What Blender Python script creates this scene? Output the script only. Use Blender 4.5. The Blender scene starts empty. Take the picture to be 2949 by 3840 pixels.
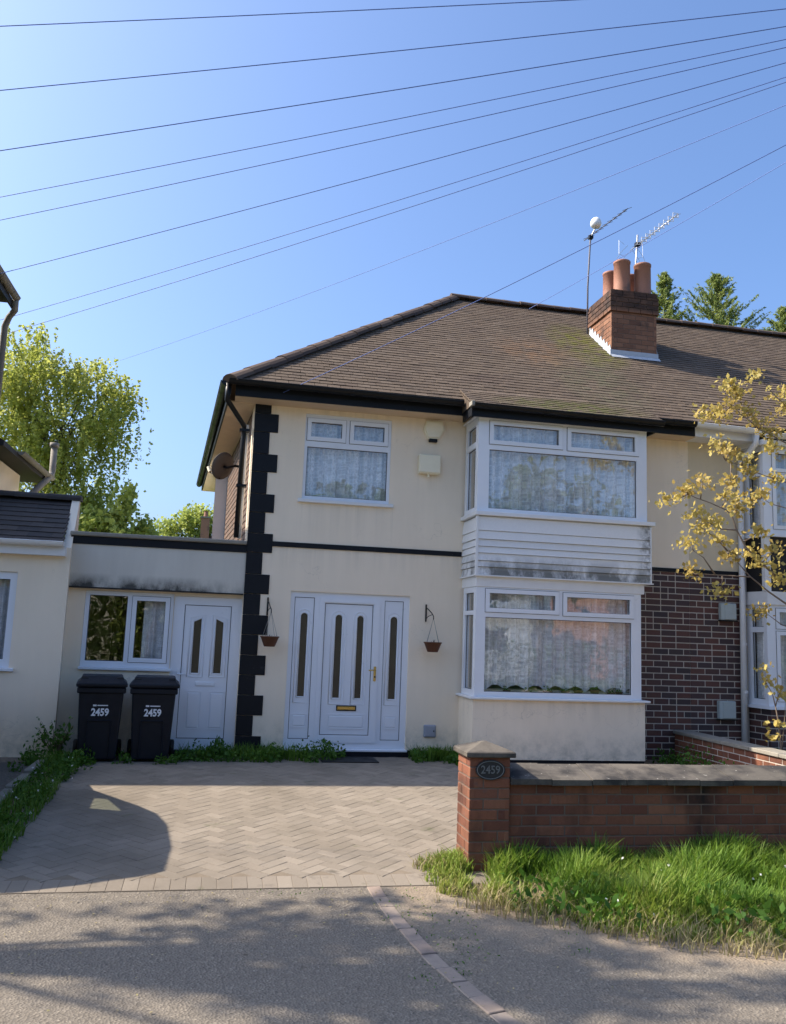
import bpy, math, random
import numpy as np
from mathutils import Vector, Matrix
random.seed(7); RNG = np.random.default_rng(7)
SC = bpy.context.scene
COL = SC.collection
R = math.radians

# ------------------------------------------------------------------ camera, sky, sun, exposure
cam_d = bpy.data.cameras.new('camera'); cam = bpy.data.objects.new('camera', cam_d); COL.objects.link(cam)
cam_d.sensor_fit = 'VERTICAL'; cam_d.sensor_height = 36.0; cam_d.sensor_width = 27.65; cam_d.lens = 30.02
cam_d.clip_start = 0.05; cam_d.clip_end = 2000
_r, _u, _f = (0.979475, -0.198172, 0.036838), (-0.064182, -0.133385, 0.988984), (0.191075, 0.971049, 0.143367)
cam.matrix_world = Matrix(((_r[0], _u[0], -_f[0], -2.105645), (_r[1], _u[1], -_f[1], -11.664903), (_r[2], _u[2], -_f[2], 1.550078), (0, 0, 0, 1)))
SC.camera = cam

SUN_H = (1.009, -0.306)            # ground shift of a shadow per metre of height
SUN_EL = math.atan(1.0 / math.hypot(*SUN_H))
SUN_AZ = math.atan2(-SUN_H[0], -SUN_H[1])   # clockwise from +Y, towards the sun
w = bpy.data.worlds.new('World'); SC.world = w; w.use_nodes = True
wn = w.node_tree.nodes; wl = w.node_tree.links
sky = wn.new('ShaderNodeTexSky'); sky.sky_type = 'NISHITA'; sky.sun_disc = False
sky.sun_elevation = SUN_EL; sky.sun_rotation = SUN_AZ
sky.altitude = 0; sky.air_density = 0.95; sky.dust_density = 4.0; sky.ozone_density = 8.5
bg = wn['Background']; bg.inputs['Strength'].default_value = 0.15
wl.new(sky.outputs['Color'], bg.inputs['Color'])
sun_d = bpy.data.lights.new('sun', 'SUN'); sun = bpy.data.objects.new('sun', sun_d); COL.objects.link(sun)
sun_d.energy = 4.9; sun_d.angle = R(0.53); sun_d.color = (1.0, 0.88, 0.72)
sun.rotation_euler = Vector((SUN_H[0], SUN_H[1], -1.0)).to_track_quat('-Z', 'Y').to_euler()
SC.view_settings.view_transform = 'Standard'; SC.view_settings.look = 'None'
SC.view_settings.gamma = 1.0; SC.view_settings.exposure = 0.98; SC.view_settings.use_curve_mapping = False
SC.cycles.max_bounces = 8; SC.cycles.transparent_max_bounces = 16

# ------------------------------------------------------------------ materials
def lin(c):
    return tuple(((v / 255) / 12.92 if v / 255 <= 0.04045 else ((v / 255 + 0.055) / 1.055) ** 2.4) for v in c)

class Mat:
    def __init__(s, name):
        s.m = bpy.data.materials.new(name); s.m.use_nodes = True
        s.n = s.m.node_tree.nodes; s.l = s.m.node_tree.links
        s.b = s.n['Principled BSDF']; s.out = s.n['Material Output']
        s._pos = None
    def node(s, t, **kw):
        n = s.n.new(t)
        for k, v in kw.items():
            if k in n.inputs: s.put(n.inputs[k], v)
            else: setattr(n, k, v)
        return n
    def put(s, sock, v):
        if hasattr(v, 'is_output') or isinstance(v, bpy.types.NodeSocket): s.l.new(v, sock)
        else: sock.default_value = v
    @property
    def pos(s):
        if s._pos is None: s._pos = s.n.new('ShaderNodeNewGeometry').outputs['Position']
        return s._pos
    def objpos(s): return s.n.new('ShaderNodeTexCoord').outputs['Object']
    def scaled(s, vec, sc):
        n = s.n.new('ShaderNodeMapping'); s.put(n.inputs['Vector'], vec); n.inputs['Scale'].default_value = sc; return n.outputs['Vector']
    def noise(s, scale, detail=3, rough=.6, vec=None, dist=0.0):
        n = s.n.new('ShaderNodeTexNoise'); s.put(n.inputs['Vector'], vec if vec is not None else s.pos)
        n.inputs['Scale'].default_value = scale; n.inputs['Detail'].default_value = detail; n.inputs['Roughness'].default_value = rough
        n.inputs['Distortion'].default_value = dist
        return n.outputs['Fac']
    def rng(s, v, a, b, c=0., d=1., clamp=True):
        n = s.n.new('ShaderNodeMapRange'); n.clamp = clamp
        for i, x in enumerate((v, a, b, c, d)): s.put(n.inputs[i], x)
        return n.outputs[0]
    def math(s, op, a, b=0.):
        n = s.n.new('ShaderNodeMath'); n.operation = op; s.put(n.inputs[0], a); s.put(n.inputs[1], b); return n.outputs[0]
    def mix(s, fac, a, b, mode='MIX'):
        n = s.n.new('ShaderNodeMix'); n.data_type = 'RGBA'; n.blend_type = mode
        s.put(n.inputs['Factor'], fac)
        s.put(n.inputs['A'], a if not isinstance(a, tuple) else (*a, 1)); s.put(n.inputs['B'], b if not isinstance(b, tuple) else (*b, 1))
        return [o for o in n.outputs if o.type == 'RGBA'][0]
    def ramp(s, fac, cols, const=False):
        n = s.n.new('ShaderNodeValToRGB'); e = n.color_ramp
        if const: e.interpolation = 'CONSTANT'
        while len(e.elements) < len(cols): e.elements.new(0.5)
        for i, c in enumerate(cols):
            e.elements[i].position = i / max(1, len(cols) - (0 if const else 1)); e.elements[i].color = (*c, 1)
        s.put(n.inputs[0], fac); return n.outputs[0]
    def rnd(s, src):
        if src == 'attr':
            n = s.n.new('ShaderNodeAttribute'); n.attribute_name = 'rnd'; return n.outputs['Fac']
        return s.n.new('ShaderNodeObjectInfo').outputs['Random']
    def sep(s):
        n = s.n.new('ShaderNodeSeparateXYZ'); s.l.new(s.pos, n.inputs[0]); return n.outputs
    def bump(s, h, strength=.3, dist=.01):
        n = s.n.new('ShaderNodeBump'); s.put(n.inputs['Height'], h); n.inputs['Strength'].default_value = strength; n.inputs['Distance'].default_value = dist
        s.l.new(n.outputs[0], s.b.inputs['Normal']); return s
    def fin(s, col, rough=.6, spec=.35, metal=0.):
        s.put(s.b.inputs['Base Color'], (*col, 1) if isinstance(col, tuple) else col)
        s.put(s.b.inputs['Roughness'], rough); s.b.inputs['Specular IOR Level'].default_value = spec; s.b.inputs['Metallic'].default_value = metal
        return s.m

def plain(name, col, rough=.5, var=.12, vs=3., spec=.35, metal=0., bump=0., bs=60.):
    m = Mat(name); c = m.mix(1.0, col, m.ramp(m.noise(vs, 5), [(1 - var,) * 3, (1 + var * .4,) * 3]), 'MULTIPLY')
    if bump: m.bump(m.noise(bs, 4), bump, .004)
    return m.fin(c, m.rng(m.noise(vs * 3), .3, .7, rough * .85, min(1, rough * 1.15)), spec, metal)

def pieces(name, cols, src, rough=.8, grain=.25, gs=40., stain=None, bump=.35, bs=90.):
    """brick, block and tile surfaces: one tint per piece, fine grain, shaped stains on top"""
    m = Mat(name); c = m.ramp(m.rnd(src), cols)
    c = m.mix(1.0, c, m.ramp(m.noise(gs, 6, .7), [(1 - grain,) * 3, (1 + grain,) * 3]), 'MULTIPLY')
    for (col, sc, lo, hi, vec) in (stain or []):
        f = m.rng(m.noise(sc, 5, .6, vec=m.scaled(m.pos, vec) if vec else None), lo, hi)
        c = m.mix(f, c, col)
    m.bump(m.noise(bs, 5, .7), bump, .003)
    return m, c

MT = {}
# painted render, weathered a little; DRIPS are grime runs below sills, eaves and boxes (top z, length, x range)
DRIPS = [(3.33, .6, -1.16, .19), (4.66, .35, -1.6, 4.7), (2.70, .35, -1.5, 1.2), (3.84, .3, .52, .84), (.77, .35, 1.2, 3.66), (2.10, .0001, 9, 9.1)]
def render_mat(name, col, grain, mould=None, streak=.10):
    m = Mat(name)
    c = m.mix(1.0, col, m.ramp(m.noise(1.3, 5, .65), [(.90, .895, .88), (1.02, 1.02, 1.02)]), 'MULTIPLY')
    c = m.mix(1.0, c, m.ramp(m.noise(1., 5, .6, vec=m.scaled(m.pos, (5., 5., .5))), [(1 - streak,) * 3, (1.02,) * 3]), 'MULTIPLY')
    x, y, z = m.sep()
    low = m.math('MULTIPLY', m.rng(z, .45, -.05, 0, 1), m.rng(m.noise(7, 5, .7), .42, .7))
    c = m.mix(m.math('MULTIPLY', low, .55), c, (.20, .20, .15))
    if mould:
        z0, z1, x0, x1 = mould
        f = m.math('MULTIPLY', m.rng(z, z1, z0, 0, 1), m.rng(m.noise(2.2, 6, .75, vec=m.scaled(m.pos, (1, 1, .6))), .36, .62))
        f = m.math('MULTIPLY', f, m.rng(x, x1 + .5, x1 - .5, .25, 1))
        c = m.mix(m.math('MINIMUM', m.math('MULTIPLY', f, 1.3), .92), c, (.035, .037, .035))
    ck = m.n.new('ShaderNodeTexVoronoi'); ck.feature = 'DISTANCE_TO_EDGE'; ck.inputs['Scale'].default_value = .9
    wv = m.n.new('ShaderNodeVectorMath'); wv.operation = 'ADD'; m.l.new(m.pos, wv.inputs[0]); nz = m.n.new('ShaderNodeTexNoise'); nz.inputs['Scale'].default_value = 4; nz.inputs['Detail'].default_value = 6; m.l.new(m.pos, nz.inputs['Vector']); m.l.new(nz.outputs['Color'], wv.inputs[1]); m.l.new(wv.outputs[0], ck.inputs['Vector'])
    crack = m.math('MULTIPLY', m.rng(ck.outputs['Distance'], .006, .0015), m.rng(m.noise(.8, 2), .52, .62))
    c = m.mix(m.math('MULTIPLY', crack, .25), c, (.22, .20, .17))
    st = m.noise(1., 4, .6, vec=m.scaled(m.pos, (9., 9., .28)))
    for (zt, dep, u0, u1) in DRIPS:
        f = m.math('MULTIPLY', m.rng(z, zt - dep, zt, 0, 1), m.math('LESS_THAN', z, zt + .01)); f = m.math('MULTIPLY', f, m.rng(st, .44, .66))
        f = m.math('MULTIPLY', f, m.math('MULTIPLY', m.math('GREATER_THAN', x, u0), m.math('LESS_THAN', x, u1)))
        c = m.mix(m.math('MULTIPLY', f, .17), c, (.26, .235, .19))
    m.bump(m.noise(grain, 4, .7), .35, .006)
    return m.fin(c, .82, .2)
MT['cream'] = render_mat('cream_render', lin((246, 231, 208)), 130)
MT['grey_render'] = render_mat('grey_white_render', lin((216, 212, 201)), 90, mould=(2.03, 2.22, -3.9, -2.2), streak=.2)
MT['pebble'] = render_mat('pebbledash', lin((222, 208, 180)), 160, streak=.18)
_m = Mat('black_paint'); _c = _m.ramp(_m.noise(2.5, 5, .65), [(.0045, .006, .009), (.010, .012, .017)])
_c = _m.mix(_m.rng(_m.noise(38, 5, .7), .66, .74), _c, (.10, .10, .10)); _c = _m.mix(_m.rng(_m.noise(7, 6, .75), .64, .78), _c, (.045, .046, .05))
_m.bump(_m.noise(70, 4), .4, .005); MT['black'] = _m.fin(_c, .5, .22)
MT['black_gloss'] = plain('black_plastic', (.005, .006, .008), .4, .4, 4, .3)
MT['upvc'] = plain('white_upvc', lin((226, 230, 236)), .32, .06, 2.5, .5)
MT['white_paint'] = plain('white_paint', lin((225, 226, 226)), .5, .12, 6, .4)
MT['gasket'] = plain('rubber_gasket', (.05, .05, .055), .6)
MT['lead'] = plain('lead_flashing', lin((178, 184, 192)), .5, .25, 8, .4, bump=.3, bs=25)
MT['brass'] = plain('brass', (.70, .50, .16), .3, .2, 10, .5, .9)
MT['concrete'] = plain('concrete', (.28, .26, .22), .85, .35, 5, .2, bump=.5, bs=80)
MT['dark_timber'] = plain('dark_timber', (.02, .018, .018), .6, .4, 6)
MT['steel'] = plain('galvanised_steel', (.50, .51, .53), .4, .2, 10, .5, .7)
MT['soffit'] = plain('soffit_board', lin((214, 190, 160)), .6, .2, 4)
MT['room'] = plain('room_wall', (.16, .14, .12), .9, .2, 2)
MT['grey_plastic'] = plain('grey_plastic', lin((150, 156, 168)), .45, .12, 8)
MT['pale_box'] = plain('pale_cream_plastic', lin((240, 232, 205)), .5, .08, 8)
MT['box_green'] = plain('pale_meter_box', lin((176, 186, 184)), .5, .15, 6)
MT['cable'] = plain('cable_sheath', (.10, .16, .42), .6)  # blue of the sky glow put into the sheath colour
MT['rust_pot'] = plain('coir_bowl', (.13, .055, .03), .7, .4, 25, bump=.5, bs=60)
MT['chain'] = plain('chain_wire', (.25, .24, .22), .5)
MT['bin'] = plain('bin_plastic', (.010, .013, .020), .5, .6, 7, .25, bump=.15, bs=140)
MT['tyre'] = plain('black_rubber', (.012, .012, .012), .7)
MT['letter'] = plain('white_sticker', (.78, .79, .8), .5, .12, 30)
MT['plaque'] = plain('slate_plaque', (.012, .016, .022), .45, .3, 15, .5)
MT['plaque_letter'] = plain('worn_raised_numeral', (.16, .17, .17), .6, .4, 40)
MT['door_glass'] = None
MT['bark'] = plain('bark', (.12, .095, .07), .9, .5, 14, .2, bump=.8, bs=30)
MT['twig'] = plain('twig_bark', (.22, .17, .13), .8, .4, 20)

def glass(name, ior=1.75, tint=(.86, .9, .9), wav=.02):
    m = Mat(name); m.n.remove(m.b)
    t = m.node('ShaderNodeBsdfTransparent', Color=(*tint, 1)); g = m.node('ShaderNodeBsdfGlossy', Roughness=0.0, Color=(.95, .97, 1, 1))
    b = m.n.new('ShaderNodeBump'); m.l.new(m.noise(2.3, 2), b.inputs['Height']); b.inputs['Strength'].default_value = wav; b.inputs['Distance'].default_value = .1
    m.l.new(b.outputs[0], g.inputs['Normal'])
    ge = m.n.new('ShaderNodeNewGeometry'); dp_ = m.n.new('ShaderNodeVectorMath'); dp_.operation = 'DOT_PRODUCT'; m.l.new(ge.outputs['Incoming'], dp_.inputs[0]); m.l.new(ge.outputs['Normal'], dp_.inputs[1])
    f0 = ((ior - 1) / (ior + 1)) ** 2; g1_ = m.math('SUBTRACT', 1.0, m.math('ABSOLUTE', dp_.outputs['Value']))
    fr_ = m.math('ADD', f0, m.math('MULTIPLY', m.math('POWER', g1_, 5.0), 1 - f0))     # Schlick, the same from both faces
    x = m.n.new('ShaderNodeMixShader'); m.l.new(fr_, x.inputs[0]); m.l.new(t.outputs[0], x.inputs[1]); m.l.new(g.outputs[0], x.inputs[2])
    m.l.new(x.outputs[0], m.out.inputs[0]); return m.m
MT['glass'] = glass('window_glass', 1.78, (.985, .99, .99))
MT['car_glass'] = glass('car_glass', 1.5, (.75, .82, .78), 0)
_m = Mat('obscured_glass'); _m.bump(_m.noise(120, 2), .35, .004); MT['door_glass'] = _m.fin(_m.ramp(_m.noise(1.7, 3), [(.03, .024, .018), (.085, .07, .05)]), .16, .6)

def lace(name, cover, cell, fold):
    m = Mat(name); x, y, z = m.sep()
    cmb = m.n.new('ShaderNodeCombineXYZ'); m.l.new(m.math('ADD', x, y), cmb.inputs[0]); m.l.new(z, cmb.inputs[1])
    wob = m.n.new('ShaderNodeVectorMath'); wob.operation = 'ADD'; m.l.new(cmb.outputs[0], wob.inputs[0])
    nz = m.n.new('ShaderNodeTexNoise'); nz.inputs['Scale'].default_value = 9; m.l.new(cmb.outputs[0], nz.inputs['Vector'])
    sc = m.n.new('ShaderNodeVectorMath'); sc.operation = 'SCALE'; sc.inputs['Scale'].default_value = .10; m.l.new(nz.outputs['Color'], sc.inputs[0]); m.l.new(sc.outputs[0], wob.inputs[1])
    v = m.n.new('ShaderNodeTexVoronoi'); v.feature = 'DISTANCE_TO_EDGE'; v.inputs['Scale'].default_value = cell; v.inputs['Randomness'].default_value = .55
    m.l.new(wob.outputs[0], v.inputs['Vector'])
    a = m.rng(v.outputs['Distance'], .04, .22, 1.0, cover)
    fo = m.noise(1.0, 3, .6, vec=m.scaled(cmb.outputs[0], (13, .35, 1)))
    a = m.math('MULTIPLY', a, m.rng(fo, .34, .66, 1 - fold, 1.0))
    a = m.math('MULTIPLY', a, m.rng(m.noise(14, 3, vec=cmb.outputs[0]), .35, .65, .8, 1.0))
    m.put(m.b.inputs['Base Color'], (.92, .93, .94, 1)); m.b.inputs['Roughness'].default_value = .9
    m.put(m.b.inputs['Alpha'], a); return m.m
MT['lace'] = lace('lace_net', .78, 19, .32)
MT['net_dense'] = lace('dense_net', .9, 40, .25)
MT['net'] = lace('plain_net', .85, 34, .45)

# bricks, tiles, blocks
ORANGE = [(.17, .068, .042), (.23, .092, .054), (.14, .055, .038), (.26, .112, .066), (.19, .078, .048)]
BLUE = [(.085, .038, .034), (.055, .037, .040), (.11, .046, .037), (.045, .034, .038), (.075, .04, .036), (.12, .052, .04)]
CHIM = [(.20, .098, .06), (.26, .135, .083), (.15, .075, .05), (.23, .115, .07)]
TILE = [(.094, .070, .051), (.11, .083, .061), (.101, .075, .054), (.124, .095, .071), (.086, .065, .049), (.108, .079, .056)]
PAVE = [(.205, .177, .142), (.232, .200, .160), (.188, .162, .130), (.216, .185, .148), (.246, .213, .172), (.20, .173, .140)]
m, c = pieces('garden_brick', ORANGE, 'obj', .85, stain=[((.016, .015, .015), 1.15, .50, .66, (1, 1, .45)), ((.12, .09, .08), 9, .62, .8, None)]); MT['garden_brick'] = m.fin(c, .85, .2)
m, c = pieces('house_brick', BLUE, 'obj', .6, stain=[((.35, .33, .31), 14, .70, .84, None)]); MT['house_brick'] = m.fin(c, .55, .35)
def chim_brick(src):
    m, c = pieces('chimney_brick', CHIM, src, .85, stain=[((.06, .04, .035), 3.5, .56, .72, None)])
    z = m.sep()[2]
    f = m.math('MULTIPLY', m.rng(z, 7.36, 7.46), m.rng(m.noise(4, 6, .7), .32, .62, .35, .9))
    return m.fin(m.mix(f, c, (.022, .02, .019)), .85, .2)
MT['chimney_brick'] = chim_brick('obj')
def tile_mat(src):
    m, c = pieces('roof_tile', TILE, src, .85, grain=.3, gs=30, stain=[((.085, .062, .048), 1.6, .55, .75, None), ((.24, .21, .17), 16, .72, .84, None)])
    x, y, z = m.sep()
    def blob(px, py, rx, ry, col, amt, nz):
        nonlocal c
        dx = m.math('DIVIDE', m.math('SUBTRACT', x, px), rx); dy = m.math('DIVIDE', m.math('SUBTRACT', y, py), ry)
        d = m.math('ADD', m.math('MULTIPLY', dx, dx), m.math('MULTIPLY', dy, dy))
        f = m.math('MULTIPLY', m.rng(d, 1.0, .1), m.rng(m.noise(nz, 5, .7), .38, .62))
        c = m.mix(m.math('MULTIPLY', f, amt), c, col)
    blob(4.0, 2.1, .75, 1.05, (.12, .125, .018), .9, 5)
    blob(3.55, .6, .8, 1.3, (.095, .10, .055), .55, 4)
    blob(2.9, 1.55, .9, .7, (.20, .11, .055), .5, 4)
    blob(2.6, -.6, 1.3, .4, (.07, .085, .012), .8, 8)
    return m.fin(c, .85, .2)
MT['tile'] = tile_mat('obj'); MT['tile_a'] = tile_mat('attr')
m, c = pieces('dark_roof_tile', [(.042, .036, .033), (.054, .045, .041), (.034, .03, .029), (.064, .053, .047)], 'obj', .8); MT['dark_tile'] = m.fin(c, .75, .25)
m, c = pieces('ridge_tile', [(.085, .06, .048), (.11, .08, .062), (.07, .05, .042)], 'obj', .85, stain=[((.2, .18, .15), 9, .66, .8, None)]); MT['ridge'] = m.fin(c, .85, .2)
def pave_mat(src):
    m, c = pieces('paving_block', PAVE, src, .9, grain=.16, gs=60, stain=[((.15, .128, .10), .9, .48, .74, None), ((.12, .105, .085), 6, .60, .78, None), ((.085, .095, .045), 3.2, .64, .8, None), ((.05, .047, .043), 1.7, .70, .78, None)], bump=.4)
    return m.fin(c, .9, .15)
MT['pave'] = pave_mat('obj'); MT['pave_a'] = pave_mat('attr')
m, c = pieces('edging_brick', [(.225, .19, .16), (.26, .22, .185), (.27, .21, .17), (.235, .20, .17)], 'obj', .9, stain=[((.15, .125, .11), 5, .5, .7, None)]); MT['edging'] = m.fin(c, .9, .15)
m, c = pieces('coping_slab', [(.105, .095, .08), (.13, .115, .097), (.09, .082, .07)], 'obj', .9, stain=[((.045, .042, .04), 4, .42, .62, None), ((.45, .43, .38), 22, .66, .76, None)]); MT['coping'] = m.fin(c, .9, .15)
m, c = pieces('terracotta', [(.30, .14, .09), (.34, .165, .105), (.27, .125, .083)], 'obj', .7, stain=[((.10, .07, .055), 3, .55, .72, None)]); MT['terracotta'] = m.fin(c, .6, .3)
m, c = pieces('weatherboard', [(.70, .71, .71), (.76, .765, .76), (.73, .73, .72)], 'obj', .6, grain=.08)
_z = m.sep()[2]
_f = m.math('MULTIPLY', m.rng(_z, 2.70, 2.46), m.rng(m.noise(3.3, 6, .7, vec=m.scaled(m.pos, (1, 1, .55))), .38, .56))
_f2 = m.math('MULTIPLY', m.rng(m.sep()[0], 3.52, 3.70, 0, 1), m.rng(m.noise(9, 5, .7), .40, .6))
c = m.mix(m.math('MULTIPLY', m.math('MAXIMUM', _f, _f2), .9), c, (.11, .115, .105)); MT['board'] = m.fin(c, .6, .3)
MT['mortar_light'] = plain('pale_mortar', (.52, .47, .41), .95, .25, 20, .1, bump=.4)
MT['mortar_red'] = plain('grey_mortar', (.17, .125, .10), .95, .3, 12, .1, bump=.4)
MT['sand_joint'] = plain('sand_joint', (.20, .165, .125), .95, .4, 10, .1)

# ground surfaces
m = Mat('worn_tarmac')
v = m.n.new('ShaderNodeTexVoronoi'); v.inputs['Scale'].default_value = 62; m.l.new(m.pos, v.inputs['Vector'])
c = m.ramp(v.outputs['Color'], [(.10, .089, .075), (.18, .160, .133), (.145, .128, .106), (.265, .235, .192)])
c = m.mix(1.0, c, m.ramp(m.noise(1.1, 5, .6), [(.78, .78, .79), (1.12, 1.1, 1.06)]), 'MULTIPLY')
c = m.mix(m.rng(m.noise(9, 5, .7), .64, .74), c, (.075, .06, .042))
c = m.mix(m.rng(m.noise(55, 3, .6), .68, .76), c, (.42, .38, .31))
_x, _y, _zz = m.sep()
_d = m.math('SUBTRACT', m.math('SUBTRACT', -5.95, m.math('MULTIPLY', _x, .42)), _y)
_f = m.math('MULTIPLY', m.rng(_d, .75, -.1), m.rng(_x, -.85, -.65))
_f = m.math('MULTIPLY', m.rng(m.math('ADD', _f, m.math('MULTIPLY', m.math('SUBTRACT', m.noise(3.5, 6, .7), .5), 1.1)), .38, .72), m.rng(_x, -.85, -.68))
c = m.mix(m.math('MULTIPLY', _f, .85), c, m.ramp(m.noise(22, 6, .7), [(.13, .10, .072), (.25, .20, .145), (.33, .275, .205)]))
m.bump(v.outputs['Distance'], .7, .008); MT['tarmac'] = m.fin(c, .92, .2)
m = Mat('sandy_soil')
c = m.ramp(m.noise(6, 8, .75), [(.10, .075, .05), (.21, .16, .11), (.30, .24, .17)]); c = m.mix(m.rng(m.noise(60, 4, .7), .6, .7), c, (.36, .32, .26))
m.bump(m.noise(35, 6, .75), .8, .02); MT['soil'] = m.fin(c, .95, .1)
m = Mat('rough_turf'); c = m.ramp(m.noise(3, 8, .7), [(.03, .055, .012), (.06, .10, .02), (.11, .10, .04)]); m.bump(m.noise(25, 6), .8, .03); MT['turf'] = m.fin(c, .95, .1)
MT['joint_soil'] = plain('joint_soil', (.07, .055, .04), .95, .4, 12, .1)

def leafmat(name, cols, trans=.45, rough=.55):
    m = Mat(name); c = m.ramp(m.rnd('attr'), cols)
    t = m.node('ShaderNodeBsdfTranslucent'); m.l.new(c, t.inputs['Color'])
    m.fin(c, rough, .3); x = m.n.new('ShaderNodeMixShader'); x.inputs[0].default_value = trans
    m.l.new(m.b.outputs[0], x.inputs[1]); m.l.new(t.outputs[0], x.inputs[2]); m.l.new(x.outputs[0], m.out.inputs[0]); return m.m
MT['birch'] = leafmat('birch_leaf', [(.30, .34, .06), (.38, .42, .085), (.47, .49, .13), (.33, .38, .07)], .55)
MT['bush'] = leafmat('bush_leaf', [(.25, .31, .06), (.33, .39, .085), (.40, .45, .12), (.28, .34, .07)], .5)
MT['conifer'] = leafmat('conifer_needle', [(.13, .18, .05), (.21, .27, .07), (.30, .34, .09)], .4)
MT['maple'] = leafmat('young_maple_leaf', [(.50, .39, .10), (.56, .46, .14), (.43, .31, .09), (.52, .46, .15)], .45)
MT['street'] = leafmat('street_tree_leaf', [(.05, .10, .015), (.08, .14, .02), (.11, .17, .03)])
MT['grass'] = leafmat('grass_blade', [(.07, .15, .016), (.11, .21, .024), (.17, .27, .034), (.25, .31, .055), (.33, .32, .11)], .4)
MT['straw'] = leafmat('dry_straw', [(.30, .25, .12), (.38, .32, .17), (.25, .20, .10), (.33, .31, .13)], .3)
MT['weed'] = leafmat('weed_leaf', [(.045, .12, .012), (.07, .16, .018), (.10, .2, .022)], .35)
MT['flower'] = plain('white_petal', (.8, .8, .78), .6)

# ------------------------------------------------------------------ mesh helpers
class Fr:
    """a wall frame: u runs along the wall, d points out of it, z is up"""
    def __init__(s, o=(0, 0), r=(1, 0)):
        s.o = o; k = math.hypot(*r); s.r = (r[0] / k, r[1] / k); s.n = (s.r[1], -s.r[0])
    def __call__(s, u, d, z):
        return (s.o[0] + s.r[0] * u + s.n[0] * d, s.o[1] + s.r[1] * u + s.n[1] * d, z)
    @property
    def ang(s): return math.atan2(s.r[1], s.r[0])
F0 = Fr()

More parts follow.
